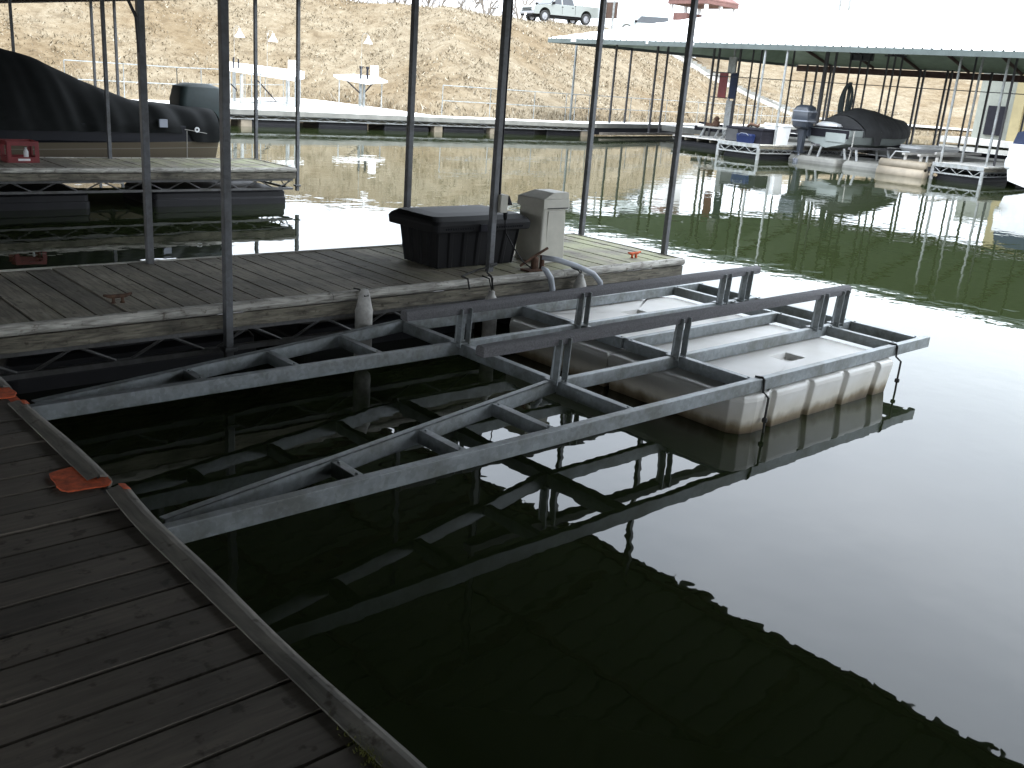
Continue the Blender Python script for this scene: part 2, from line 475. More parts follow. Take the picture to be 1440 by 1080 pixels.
def finger(name, label, x0, x1, y0, y1, wood_m, rail_m, posts, ztop, pitch=.19, seed=1, fl=None, post_m='post', pw=.054, far=False, group=None, z=DZ, tip=None):
    t = thing(name, label, 'dock', (x0, (y0 + y1) / 2, 0), group)
    rn = random.Random(seed)
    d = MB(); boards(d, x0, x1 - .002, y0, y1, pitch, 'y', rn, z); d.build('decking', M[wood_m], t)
    for yy, sg in ((y0, -1), (y1, 1)):
        r = MB(); xx = x0; 
        while xx < x1:
            xe = min(xx + 2.44, x1 + .03)
            r.loft([[(q, yy + sg * (o + .002), zz + (z - DZ)) for o, zz in rail_profile()] for q in (xx + .004, xe)]); xx += 2.44
        r.build('rub_rail', M[rail_m], t, smooth=False)
        f = MB(); f.box(x0, x1 + .03, min(yy, yy + sg * .03), max(yy, yy + sg * .03), z - .165, z - .068)
        f.build('fascia_board', M['fascia'], t, bevel=.004)
        tr = MB(); truss(tr, x0, x1, yy - sg * .03, z - .185, .25); tr.build('truss', M['truss' if not far else 'galv_lt'], t)
    e = MB()
    for sg in (0,):
        e.loft([[(x1 + o, q, zz + (z - DZ)) for o, zz in rail_profile()] for q in (y0 - .03, y1 + .03)])
    e.build('end_rail', M[rail_m], t)
    e = MB(); e.box(x1, x1 + .03, y0 + .002, y1 - .002, z - .165, z - .068)
    e.bar((x1 - .03, y0 + .05, .25), (x1 - .03, y1 - .05, .25), .045, .035)
    n = 3
    for i in range(n):
        ya = y0 + (y1 - y0) * i / n + .04; yb = y0 + (y1 - y0) * (i + 1) / n - .04; ym = (ya + yb) / 2
        e.tube([(x1 - .03, ya, z - .17), (x1 - .03, ym, .266), (x1 - .03, yb, z - .17)], .011, 5)
    e.build('end_board', M['fascia'], t)
    st = MB()
    for k in range(1, 4):
        yy = y0 + (y1 - y0) * k / 4
        st.box(x0, x1 - .03, yy - .02, yy + .02, z - .17, z - .04)
    st.build('stringer', M['fascia'], t)
    for (fa, fb) in (fl or []):
        m = MB(); dock_float(m, fa, fb, y0 + (.10 if far or y0 > 10 else .42), y1 - .10); m.build('float', M['float'], t, smooth=False, bevel=.006)
    for (px, py) in posts:
        p = MB(); p.box(px - pw / 2, px + pw / 2, py - pw / 2, py + pw / 2, .2, ztop)
        if not far:
            p.box(px - pw / 2 - .02, px + pw / 2 + .02, py - pw / 2 - .02, py + pw / 2 + .02, .27, .30)
        p.build('roof_post', M[post_m], t, bevel=.006)
    return t

EZ = 3.13     # underside of the roof framing over the near docks
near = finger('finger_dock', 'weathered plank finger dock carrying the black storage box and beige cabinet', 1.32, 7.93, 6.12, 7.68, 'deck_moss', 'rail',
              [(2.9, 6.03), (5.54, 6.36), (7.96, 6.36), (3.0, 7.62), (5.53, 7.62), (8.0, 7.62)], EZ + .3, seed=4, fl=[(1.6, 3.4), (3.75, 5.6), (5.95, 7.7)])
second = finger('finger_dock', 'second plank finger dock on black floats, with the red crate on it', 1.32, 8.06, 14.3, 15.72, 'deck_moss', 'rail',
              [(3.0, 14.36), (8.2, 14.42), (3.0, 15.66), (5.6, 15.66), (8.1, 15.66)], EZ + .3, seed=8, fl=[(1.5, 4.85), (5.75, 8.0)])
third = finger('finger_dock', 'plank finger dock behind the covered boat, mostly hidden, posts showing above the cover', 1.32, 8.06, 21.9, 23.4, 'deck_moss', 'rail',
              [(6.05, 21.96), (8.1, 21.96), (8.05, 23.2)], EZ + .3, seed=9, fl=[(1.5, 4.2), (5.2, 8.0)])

# electrical conduit running off the far left post
c = MB(); c.tube([(-2.2 + 3, 7.62, 2.66), (2.75, 7.62, 2.62), (2.9, 7.60, 2.58), (2.95, 7.57, 2.45), (2.96, 7.565, 2.2)], .014, 6)
c.tube([(2.62, 7.62, 2.60), (2.62, 7.62, 2.72)], .02, 6)
c.build('conduit', M['post_dk'], near)

# walkway the camera stands on
wk = thing('walkway_dock', 'long plank walkway dock in the foreground with a broken rounded edge rail and orange patches', 'dock', (0, 4, 0))
d = MB(); boards(d, -1.25, 1.165, -1.2, 27, .162, 'x', random.Random(2)); d.build('decking', M['deck_x'], wk)
def walk_rail(ya, yb, curl=None, flat=False):
    """hollow D section strip along the walkway edge; open at its ends"""
    out = [(-.026, DZ + .004), (-.026, DZ + .010), (-.004, DZ + .013)]
    for k in range(9):
        an = PI / 2 - PI * k / 8
        out.append((.022 + .046 * math.cos(an), DZ - .018 + .038 * math.sin(an)))
    out += [(0, DZ - .058)]
    inn = [(.006, DZ - .050)]
    for k in range(9):
        an = -PI / 2 + PI * k / 8
        inn.append((.022 + .037 * math.cos(an), DZ - .018 + .030 * math.sin(an)))
    inn += [(.006, DZ + .004)]
    prof = out + inn
    r = MB(); n = max(2, int((yb - ya) / .12)); secs = []
    for i in range(n + 1):
        y = ya + (yb - ya) * i / n; lift = 0; push = 0
        if curl and y > yb - .5: q = (y - (yb - .5)) / .5; lift = .022 * q * q; push = .012 * q * q
        wv = .004 * math.sin(y * 5.1) + .003 * math.sin(y * 2.3)
        secs.append([(1.17 + o + push + wv * (o > .01), y, z + lift + wv * .4 * (o > .01)) for o, z in prof])
    r.loft(secs, True, False)
    nn = len(prof)
    # end walls of the section
    for sec, rev in ((secs[0], 0), (secs[-1], 1)):
        k = len(r.v); r.v += [tuple(p) for p in sec]
        no = len(out); ni = len(inn)
        # quads between the outer arc and the inner arc
        oi = list(range(3, 12)); ii = [no + 9 - j for j in range(9)]
        for j in range(8): r.f.append((k + oi[j], k + oi[j + 1], k + ii[j + 1], k + ii[j]))
    # web in the middle of the hollow
    r.box(1.172, 1.225, ya + .003, yb - .003, DZ - .021, DZ - .015)
    o = r.build('rub_rail', M['rail_y'], wk, smooth=False)
    return o
walk_rail(-1.2, 3.45, True); walk_rail(3.62, 4.68, False); walk_rail(4.92, 13.0, True)
f = MB(); f.box(1.12, 1.168, -1.2, 27, .30, DZ - .04); f.build('fascia_board', M['fascia'], wk)
tr = MB()
for yy in [i * .62 for i in range(-2, 43)]:
    tr.tube([(1.10, yy, .31), (1.10, yy + .31, .12), (1.10, yy + .62, .31)], .011, 5)
tr.bar((1.10, -1.2, .11), (1.10, 27, .11), .045, .035); tr.build('truss', M['truss'], wk)
for k in range(8):
    m = MB(); dock_float(m, -1.0, 1.0, -1 + k * 3.4, 1.4 + k * 3.4, .10, -.25); m.build('float', M['float'], wk)
def patch(pts, z=DZ + .0075):
    for it in range(2):
        q = []
        for i in range(len(pts)):
            a_, b_ = Vector(pts[i]), Vector(pts[(i + 1) % len(pts)])
            jit = .006 / (it + 1)
            q += [tuple(a_.lerp(b_, .25) + Vector((random.uniform(-jit, jit), random.uniform(-jit, jit)))), tuple(a_.lerp(b_, .75) + Vector((random.uniform(-jit, jit), random.uniform(-jit, jit))))]
        pts = q
    m = MB(); n = len(pts)
    m.add([(x, y, z) for x, y in pts] + [(x, y, z - .006) for x, y in pts], [tuple(range(n))] + [(i, (i + 1) % n, n + (i + 1) % n, n + i) for i in range(n)])
    return m
patch([(1.035, 3.575), (1.08, 3.560), (1.15, 3.55), (1.215, 3.545), (1.225, 3.60), (1.222, 3.70), (1.20, 3.785), (1.14, 3.79), (1.08, 3.785), (1.04, 3.77), (1.045, 3.70), (1.035, 3.64)]).build('paint_patch', M['orange'], wk)
patch([(1.03, 4.82), (1.10, 4.79), (1.215, 4.765), (1.225, 4.86), (1.20, 4.98), (1.175, 5.17), (1.12, 5.25), (1.05, 5.22), (1.02, 5.05), (1.03, 4.93)]).build('paint_patch', M['orange'], wk)
for (ya, yb) in ((3.395, 3.45), (4.60, 4.655)):
    m = MB(); m.add([(1.192 + .05 * math.cos(t) + (.010 if ya < 4 else 0), y, DZ - .016 + .041 * math.sin(t) + (.021 if ya < 4 else 0)) for y in (ya, yb) for t in [PI / 2 - .55 * k / 4 for k in range(5)]], [(i, i + 1, i + 6, i + 5) for i in range(4)])
    o = m.build('paint_patch', M['orange'], wk); md = o.modifiers.new('s', 'SOLIDIFY'); md.thickness = .002
# orange painted gap plates under the rail breaks
m = MB(); m.box(1.155, 1.235, 3.46, 3.615, DZ - .05, DZ - .038); m.build('edge_plate', M['truss'], wk)
m = MB(); m.box(1.155, 1.235, 4.69, 4.915, DZ - .05, DZ - .03); m.build('edge_plate', M['orange'], wk)
ms = MB(); rn = random.Random(5)
for k in range(420):
    y = 1.60 + rn.gauss(0, .07); x = 1.145 + rn.gauss(0, .012) + .0
    h = rn.uniform(.006, .022); a_ = rn.uniform(0, 6.28); wd = .003
    ms.add([(x - wd * math.cos(a_), y - wd * math.sin(a_), DZ - .004), (x + wd * math.cos(a_), y + wd * math.sin(a_), DZ - .004), (x + rn.gauss(0, .008), y + rn.gauss(0, .008), DZ + h)], [(0, 1, 2)])
o = ms.build('moss', M['moss']); o['kind'] = 'stuff'; o['label'] = 'yellow green moss growing along the walkway edge'

# ------------------------------------------------------------------ roof over the near docks
rf = thing('boathouse_roof', 'dark ribbed metal roof over the near slips, its edge mirrored in the water', 'roof', (0, 10, 3.3))
def ribbed_sheet(x_e, z_e, x_r, z_r, y0, y1, pitch=.305, rib=.035):
    m = MB(); prof = []
    y = y0
    while y < y1:
        prof += [(y, 0), (y + pitch * .70, 0), (y + pitch * .76, rib), (y + pitch * .92, rib)]
        prof += [(y + pitch * .98, 0)]
        y += pitch
    vs = [(x_e, p, z_e + q) for p, q in prof] + [(x_r, p, z_r + q) for p, q in prof]; n = len(prof)
    m.add(vs, [(i, i + 1, n + i + 1, n + i) for i in range(n - 1)])
    return m
def sheet(m, name, mat, par, th=.006):
    o = m.build(name, mat, par); md = o.modifiers.new('solid', 'SOLIDIFY'); md.thickness = th; return o
sheet(ribbed_sheet(8.42, 3.235, -1.6, 4.9, -16, 42), 'roof_panel', M['roofgalv'], rf)
sheet(ribbed_sheet(-11.6, 3.235, -1.6, 4.9, -16, 42), 'roof_panel', M['roofgalv'], rf)
for yy in [-14.2 + 2.6 * k for k in range(22)]:
    m = MB(); m.bar((7.9, yy, 3.255), (-1.6, yy, 4.80), .06, .09); m.bar((-11.1, yy, 3.255), (-1.6, yy, 4.80), .06, .09)
    m.build('rafter', M['redwood'], rf)
pl = MB()
for k in range(7):
    x = 8.2 - k * 1.6; z = 3.235 + (8.42 - x) * .1662 - .045
    pl.box(x - .04, x + .04, -16, 42, z - .005, z + .035)
pl.build('purlin', M['redwood'], rf)
m = MB(); m.box(8.31, 8.36, -16, 42, 3.222, 3.242); m.build('eave_beam', M['redwood'], rf)

# ------------------------------------------------------------------ floating drive-on boat rack (frame, bunks, tanks)
bl = thing('boat_lift', 'empty galvanised boat lift frame with two carpeted bunks on white float tanks', 'boat lift', (4.5, 4.7, 0))
ZT, ZB = .375, .285; zc = (ZT + ZB) / 2; HH = ZT - ZB
def rail_bar(a, b, w=.052): 
    m = MB(); m.bar((*a, zc), (*b, zc), w, HH); return m
Y1, Y2, Y3, Y4, Y5 = 3.5, 4.17, 4.68, 5.19, 5.88
XC1, XC2, XC3, XC4 = 4.28, 5.53, 7.58, 7.98
rail_bar((1.27, Y1), (8.10, Y1)).build('side_rail', M['galv'], bl, bevel=.004)
rail_bar((1.27, Y4 + .02), (XC1, Y4), .052).build('side_rail', M['galv'], bl, bevel=.004)
rail_bar((XC1, Y4), (XC4, Y4), .05).build('inner_rail', M['galv'], bl, bevel=.004)
rail_bar((XC1, Y2), (XC4, Y2), .05).build('inner_rail', M['galv'], bl, bevel=.004)
rail_bar((XC2, Y3), (XC3, Y3), .05).build('inner_rail', M['galv'], bl, bevel=.004)
rail_bar((XC1, Y5), (8.0, Y5), .05).build('side_rail', M['galv'], bl, bevel=.004)
# wedge arms reaching back to the walkway; the diagonals carry a thin turned lip
for (p, q) in (((1.42, Y1 + .056), (XC1 - .01, Y2)), ((1.42, Y4 + .07), (XC1 - .01, Y5))):
    m = MB(); m.bar((*p, zc), (*q, zc), .006, HH); 
    d = (Vector(q) - Vector(p)).normalized(); nrm = Vector((-d.y, d.x))
    for zz in (ZT - .003, ZB + .003):
        a_ = Vector(p) + nrm * .018; b_ = Vector(q) + nrm * .018
        m.bar((a_.x, a_.y, zz), (b_.x, b_.y, zz), .042, .006)
    m.build('diagonal_arm', M['galv'], bl)
def arm_y(x, ya, yb): return ya + (yb - ya) * (x - 1.42) / (XC1 - 1.43)
for x in (2.35, 2.98, 3.62):
    for (ya, y0, yb) in ((Y1 + .056, Y1 + .027, Y2), (Y4 + .07, Y4 + .045, Y5)):
        m = MB(); m.bar((x, y0, zc), (x, arm_y(x, ya, yb) - .008, zc), .05, HH - .012)
        # bolt heads on the top face of the joints
        for yy in (y0 + .03, arm_y(x, ya, yb) - .04):
            m.lathe((x, yy, ZT - .006), [(.009, 0), (.009, .008)], 6)
        m.build('arm_strut', M['galv'], bl, bevel=.003)
for xc, segs in ((XC1, (Y1, Y2, Y4, Y5)), (XC2, (Y1, Y2, Y3, Y4, Y5)), (XC3, (Y1, Y2, Y3, Y4, Y5)), (XC4, (Y1, Y2, Y4, Y5))):
    for ya, yb in zip(segs[:-1], segs[1:]):
        m = MB(); m.bar((xc, ya + .027, zc), (xc, yb - .027, zc), .052, HH - .004)
        m.bar((xc + .035, ya + .03, ZB + .005), (xc + .035, yb - .03, ZB + .005), .06, .006)   # bottom flange of the channel
        for yy in (ya + .05, yb - .05): m.lathe((xc, yy, ZT - .003), [(.010, 0), (.010, .008)], 6)
        m.build('crossbar', M['galv'], bl, bevel=.003)
for (yb, xa, xb, zt0, zt1, brk) in ((5.17, 3.76, 7.92, .665, .69, (4.27, 5.5, 7.38, 7.72)), (4.17, 3.60, 7.84, .69, .71, (4.27, 5.5, 7.38, 7.72))):
    m = MB(); sec = []
    for i in range(25):
        t = i / 24; x = xa + (xb - xa) * t; z = zt0 + (zt1 - zt0) * t
        wob = .002 * math.sin(i * 2.1)
        pr = [(-.042, -.074), (.042, -.074), (.045, -.026), (.032, -.006), (0, 0), (-.032, -.006), (-.045, -.026)]
        k = 1 if 0 < i < 24 else .9
        sec.append([(x, yb + o * k + wob, z + q * (1 if 0 < i < 24 else .95)) for o, q in pr])
    m.loft(sec); m.build('bunk_board', M['carpet'], bl, bevel=.006)
    for bx in brk:
        zt = zt0 + (zt1 - zt0) * (bx - xa) / (xb - xa) - .03
        m = MB()
        for dx in (-.042, .042):
            m.bar((bx + dx, yb - .035, ZT - .02), (bx + dx, yb - .046, zt), .008, .05, (0, 1, 0))
            m.bar((bx + dx * .65, yb + .012, ZT - .004), (bx + dx * .65, yb - .002, zt - .04), .006, .03, (1, 0, 0))
        m.box(bx - .06, bx + .06, yb - .05, yb + .05, ZT, ZT + .007)
        m.build('bunk_bracket', M['galv'], bl)
def tank_outline(x0, x1, y0, y1, near_side, inset=0., ch=.11):
    """plan outline with chamfered corners and vertical grooves on the long outer side"""
    pts = []
    def groove(xa, xb, y, sg):
        n = 4; w_ = (xb - xa)
        for k in range(n):
            c_ = xa + w_ * (k + .5) / n
            hw = .035 * (1 if w_ > 0 else -1)
            pts.extend([(c_ - hw * 1.4, y), (c_ - hw, y + sg * .035), (c_ + hw, y + sg * .035), (c_ + hw * 1.4, y)])
    if near_side:
        pts.append((x0 + ch * 1.5, y0)); groove(x0 + ch, x1 - ch, y0, 1); pts.append((x1 - ch, y0))
        pts += [(x1, y0 + ch), (x1, y1), (x0, y1), (x0, y0 + ch), (x0 + ch * .5, y0 + ch * .25)]
    else:
        pts += [(x0, y0), (x1, y0), (x1, y1 - ch), (x1 - ch, y1)]
        groove(x1 - ch, x0 + ch, y1, -1); pts += [(x0 + ch, y1), (x0, y1 - ch)]
    cx, cy = (x0 + x1) / 2, (y0 + y1) / 2
    return [(cx + (px - cx) * (1 - inset / ((x1 - x0) / 2)), cy + (py - cy) * (1 - inset / ((y1 - y0) / 2))) for px, py in pts]
def tank(x0, x1, y0, y1, rx, ry, near_side):
    m = MB(); rings = []
    for z, ins in ((-.30, .07), (-.27, .05), (.235, 0.0), (.262, .004), (.276, .02)):
        rings.append([(px, py, z) for px, py in tank_outline(x0, x1, y0, y1, near_side, ins)])
    n = len(rings[0]); m.loft(rings, True, False)
    m.f.append(tuple(range(n - 1, -1, -1)))
    # top with a moulded hand recess
    zt = .276; hx, hy = .12, .09
    inner = [(rx - hx, ry - hy), (rx + hx, ry - hy), (rx + hx, ry + hy), (rx - hx, ry + hy)]
    k = len(m.v)
    m.v += [(x, y, zt) for x, y in inner] + [(x + (.03 if x < rx else -.03), y + (.02 if y < ry else -.02), zt - .05) for x, y in inner]
    m.f.append((k + 4, k + 5, k + 6, k + 7))
    for i in range(4): m.f.append((k + i, k + (i + 1) % 4, k + 4 + (i + 1) % 4, k + 4 + i))
    # fan between outer top ring and recess rim
    base = (len(rings) - 1) * n
    outer = rings[-1]
    import bisect
    def near_i(px, py): return min(range(4), key=lambda i: (inner[i][0] + (.3 if inner[i][0] > rx else -.3) - px) ** 2 + (inner[i][1] + (.3 if inner[i][1] > ry else -.3) - py) ** 2)
    idx = [near_i(p[0], p[1]) for p in outer]
    b0 = len(m.f)
    for j in range(n):
        a_, b_ = idx[j], idx[(j + 1) % n]
        m.f.append((base + j, base + (j + 1) % n, k + a_))
        while a_ != b_:
            nxt = (a_ + 1) % 4 if (b_ - a_) % 4 <= 2 else (a_ - 1) % 4
            m.f.append((base + (j + 1) % n, k + nxt, k + a_)); a_ = nxt
    return m
tank(5.33, 7.52, 3.43, 4.675, 6.62, 3.93, True).build('float_tank', M['tank'], bl, bevel=.008)
tank(5.33, 7.52, 4.68, 5.92, 6.62, 5.52, False).build('float_tank', M['tank'], bl, bevel=.008)
for xs_ in (5.60, 7.50):
    m = MB(); yo = Y1 - .034
    m.tube([(xs_ - .02, Y1 + .03, ZT + .004), (xs_, Y1 - .02, ZT + .006), (xs_, yo, ZT - .01), (xs_ + .002, yo - .004, ZB - .005), (xs_ + .004, 3.415, .25), (xs_ - .004, 3.412, .08), (xs_, 3.405, -.25)], .0085, 6)
    m.lathe((xs_ - .004, 3.412, .075), [(.018, 0), (.02, .015), (.018, .03)], 6)
    m.build('strap', M['rope'], bl, smooth=True)

# ------------------------------------------------------------------ things on the near finger dock
sb = thing('storage_box', 'large black plastic storage box with ribbed sides on the near finger dock', 'storage box', (5.58, 6.83, DZ))
X0, X1, Ya, Yb = 5.06, 6.06, 6.52, 7.12
def ribbed_outline(ins, dep):
    pts = []
    def side(p, q, n):
        p = Vector(p); q = Vector(q); d = (q - p); nrm = Vector((d.y, -d.x)).normalized()
        for k in range(n):
            for (t, o) in ((.12, 0), (.2, -dep), (.8, -dep), (.88, 0)):
                c_ = p + d * ((k + t) / n) + nrm * o; pts.append((c_.x, c_.y))
    x0, x1, y0, y1 = X0 + ins, X1 - ins, Ya + ins, Yb - ins
    side((x0, y0), (x1, y0), 6); side((x1, y0), (x1, y1), 4); side((x1, y1), (x0, y1), 6); side((x0, y1), (x0, y0), 4)
    return pts
m = MB(); m.loft([[(*p, z) for p in ribbed_outline(i, d)] for z, i, d in ((DZ + .005, .05, .012), (DZ + .34, .012, .022), (DZ + .36, .012, .0))])
m.build('box_body', M['black'], sb, bevel=.004)
m = MB(); cx, cy = (X0 + X1) / 2, (Ya + Yb) / 2 + .01; hx, hy = .56, .36
m.loft([rrect(cx, cy, hx, hy, .05, DZ + .335), rrect(cx, cy, hx + .006, hy + .006, .05, DZ + .40), rrect(cx, cy, hx - .01, hy - .01, .06, DZ + .43),
        rrect(cx, cy + .02, hx - .06, hy - .07, .07, DZ + .462), rrect(cx, cy + .03, hx - .2, hy - .2, .08, DZ + .47)])
for k in range(13):
    for xx in (X0 + .05 + k * .026, X1 - .34 + k * .026):
        m.box(xx, xx + .016, Ya - .03 - .3 * 0 - .0, Ya + .2, DZ + .362, DZ + .385) if False else None
m.build('box_lid', M['black'], sb, bevel=.006, smooth=False)
m = MB(); yl = cy - hy - .004
for k in range(12):
    for xx in (X0 + .06 + k * .027, X1 - .36 + k * .027):
        m.lathe((xx, yl + .004, DZ + .368), [(.010, -.009), (.010, .009)], 4)
m.build('lid_moulding', M['dkgrey'], sb)
m = MB(); m.box(cx - .07, cx + .07, yl - .012, yl + .01, DZ + .33, DZ + .40); m.build('latch', M['dkgrey'], sb, bevel=.005)

cb = thing('dock_cabinet', 'tall beige plastic cabinet with a peaked lid beside the black storage box', 'cabinet', (6.4, 6.68, DZ))
bx, by = 6.40, 6.63
m = MB(); m.loft([rrect(bx, by, .170, .185, .02, DZ + .004), rrect(bx, by, .165, .178, .02, DZ + .02), rrect(bx, by, .150, .165, .02, DZ + .53)])
m.box(bx - .09, bx + .11, by - .174, by - .168, DZ + .08, DZ + .49)
m.build('cabinet_body', M['beige'], cb, bevel=.004)
m = MB()
m.loft([[(bx + sx * hx_, by + sy * hy_, DZ + z) for sx, sy in ((-1, -1), (1, -1), (1, 1), (-1, 1))] for z, hx_, hy_ in ((.51, .168, .186), (.595, .166, .184), (.60, .162, .18))])
# peaked cap: slopes to the left and to the back
m.loft([[(bx - .161, by - .179, DZ + .601), (bx + .161, by - .179, DZ + .601), (bx + .161, by + .179, DZ + .601), (bx - .161, by + .179, DZ + .601)],
        [(bx - .04, by - .175, DZ + .66), (bx + .156, by - .175, DZ + .66), (bx + .156, by + .09, DZ + .66), (bx - .04, by + .09, DZ + .66)]])
m.build('cabinet_lid', M['beige'], cb, bevel=.006)
m = MB(); m.box(bx - .12, bx + .15, by - .1895, by - .186, DZ + .513, DZ + .521); m.build('lid_seam', M['dkgrey'], cb)

ob = thing('outlet_box', 'grey electrical outlet box with a black plug on the middle steel post', 'outlet box', (5.62, 6.36, 1.15))
m = MB(); m.box(5.570, 5.655, 6.30, 6.41, 1.10, 1.255); m.build('box_body', M['beige'], ob, bevel=.006)
m = MB(); m.add([(5.66, 6.295, 1.25), (5.66, 6.415, 1.25), (5.705, 6.415, 1.165), (5.705, 6.295, 1.165), (5.66, 6.295, 1.165), (5.66, 6.415, 1.165)], [(0, 1, 2, 3), (3, 2, 5, 4), (0, 3, 4), (1, 5, 2)])
m.build('cover_flap', M['dkgrey'], ob)
m = MB(); m.lathe((5.66, 6.33, 1.03), [(.012, 0), (.02, .03), (.02, .08)], 8)
m.tube([(5.66, 6.33, 1.04), (5.67, 6.32, .92), (5.72, 6.26, .80), (5.80, 6.22, .68), (5.90, 6.20, .61), (5.97, 6.24, .595)], .006, 5)
m.build('plug_cord', M['black'], ob, smooth=True)
m = MB(); m.tube([(5.59, 6.345, 1.25), (5.58, 6.345, 1.6), (5.578, 6.345, 3.3)], .011, 6); m.build('conduit', M['dkgrey'], ob)

def fender(label, x, y, zt, zb, r, tilt=0):
    t = thing('boat_fender', label, 'fender', (x, y, zb), 'white fenders hung along the near finger dock')
    m = MB(); L = zt - zb
    prof = [(.012, L + .03), (.03, L + .02), (.028, L - .0), (r * .75, L - .03), (r, L - .075), (r, L * .5), (r, .07), (r * .8, .03), (.03, .0), (.02, -.02)]
    m.lathe((x, y, zb), list(reversed(prof)), 14); m.build('fender_body', M['fender'], t, smooth=True)
    q = MB(); q.tube([(x - .03, y + .10, DZ + .03), (x - .02, y + .02, DZ + .02), (x, y - .002, zt + .025), (x + .02, y + .02, DZ + .02), (x + .035, y + .1, DZ + .03)], .007, 5)
    q.build('fender_rope', M['rope'], t, smooth=True)
    return t
# the first fender is a flat topped bag with a gathered neck
t = thing('boat_fender', 'grimy flat-topped cylindrical fender hanging alone left of the storage box', 'fender', (3.99, 6.0, .1), 'white fenders hung along the near finger dock')
m = MB(); r = .068; secs = []
for z, sx, sy in ((.02, .5, .5), (.05, .9, .9), (.09, 1, 1), (.43, 1, 1), (.455, 1.06, .98), (.475, 1.0, .7), (.53, .86, .42), (.585, .68, .28), (.615, .5, .2), (.622, .35, .15)):
    secs.append([(3.99 + r * sx * math.cos(2 * PI * k / 16), 6.0 + r * sy * math.sin(2 * PI * k / 16), z) for k in range(16)])
m.loft(secs); m.build('fender_body', M['fender'], t, smooth=True)
q = MB(); q.tube([(3.96, 6.1, DZ + .03), (3.965, 6.03, DZ + .035), (3.98, 5.98, .57), (4.01, 5.98, .57), (4.03, 6.03, DZ + .035), (4.05, 6.02, .56), (4.06, 6.0, .48)], .007, 5); q.build('fender_rope', M['rope'], t, smooth=True)
fender('white teardrop fender hanging below the middle steel post', 5.27, 6.0, .47, .02, .062)
fender('white fender half hidden behind the far bunk board below the beige cabinet', 6.33, 5.985, .54, .12, .06)
m = MB(); m.tube([(5.05, 6.03, DZ - .06), (5.05, 6.06, DZ + .025), (5.05, 6.14, DZ + .03), (5.2, 6.25, DZ + .02), (5.4, 6.33, DZ + .03), (5.52, 6.31, DZ + .05), (5.6, 6.33, DZ + .06), (5.59, 6.41, DZ + .05), (5.49, 6.41, DZ + .05)], .008, 5)
m.tube([(5.30, 6.02, .50), (5.30, 6.05, DZ + .03), (5.38, 6.2, DZ + .025), (5.5, 6.31, DZ + .07), (5.59, 6.32, DZ + .07)], .008, 5)
tag(m.build('mooring_line', M['rope'], smooth=True), 'dark rope wound round the foot of the middle post and over the dock edge', 'rope')

ma = thing('bumper_tube', 'white curved tube arms on a rusty bracket at the dock edge by the beige cabinet', 'bumper', (5.9, 6.15, DZ))
m = MB(); m.tube([(6.02, 6.20, .70), (6.15, 6.12, .685), (6.32, 6.03, .63), (6.48, 5.97, .56), (6.56, 5.95, .48), (6.58, 5.94, .40)], [.024, .026, .026, .026, .026, .024], 10); m.build('curved_tube', M['tubewhite'], ma, smooth=True)
m = MB(); m.tube([(5.84, 6.0, .66), (5.88, 5.985, .63), (5.93, 5.97, .56), (5.955, 5.96, .46), (5.955, 5.955, .36)], [.014, .027, .029, .026, .022], 10); m.build('curved_tube', M['tubewhite'], ma, smooth=True)
m = MB(); m.lathe((5.955, 5.955, .27), [(.05, 0), (.05, .012), (.022, .015), (.024, .10)], 10); m.build('tube_foot', M['rust'], ma)
m = MB(); m.box(5.84, 6.04, 6.16, 6.28, DZ + .004, DZ + .018); m.lathe((5.95, 6.21, DZ + .018), [(.035, 0), (.035, .10), (.02, .115)], 10)
m.lathe((6.03, 6.20, DZ + .018), [(.022, 0), (.022, .12)], 10); m.tube([(5.80, 6.24, DZ + .05), (5.93, 6.21, DZ + .13), (6.06, 6.17, DZ + .21)], .012, 6)
m.build('bracket', M['rust'], ma)

def cleat(label, x, y, mat, rot=0):
    t = thing('cleat', label, 'cleat', (x, y, DZ))
    m = MB(); c_, s_ = math.cos(rot), math.sin(rot)
    for k in (-.03, .03): m.lathe((x + k * c_, y + k * s_, DZ + .004), [(.018, 0), (.011, .012), (.011, .04)], 8)
    m.tube([(x - .095 * c_, y - .095 * s_, DZ + .062), (x - .05 * c_, y - .05 * s_, DZ + .05), (x + .05 * c_, y + .05 * s_, DZ + .05), (x + .095 * c_, y + .095 * s_, DZ + .062)], [.008, .014, .014, .008], 8)
    m.build('cleat_horn', M[mat], t, smooth=True); return t
cleat('orange painted cleat near the outer end of the finger dock', 7.45, 6.33, 'orange')
cleat('rusty cleat on the finger dock left of the front post', 2.30, 6.42, 'rust')

# ------------------------------------------------------------------ second dock: red crate and the covered boat
rc = thing('milk_crate', 'red plastic crate with a bottle in it, on the second finger dock', 'crate', (4.2, 15.2, DZ))
m = MB(); x0, x1, y0, y1, z0, z1 = 3.95, 4.36, 15.0, 15.34, DZ + .003, DZ + .30
def crate_side(p, q):
    p = Vector(p); q = Vector(q)
    m.bar((p.x, p.y, z1 - .03), (q.x, q.y, z1 - .03), .016, .06); m.bar((p.x, p.y, z0 + .04), (q.x, q.y, z0 + .04), .016, .08)
    for t in (0.06, .94): 
        c_ = p.lerp(q, t); m.bar((c_.x, c_.y, z0 + .08), (c_.x, c_.y, z1 - .06), .05, .016, (q - p).normalized().to_3d().cross(Vector((0, 0, 1))))
P4 = [(x0, y0), (x1, y0), (x1, y1), (x0, y1)]
for i in range(4): crate_side(P4[i], P4[(i + 1) % 4])
m.box(x0, x1, y0, y1, z0, z0 + .012); m.build('crate_body', M['red'], rc)
m = MB(); m.box(4.08, 4.24, 14.985, 14.991, DZ + .03, DZ + .06); m.build('crate_marking', M['white'], rc)
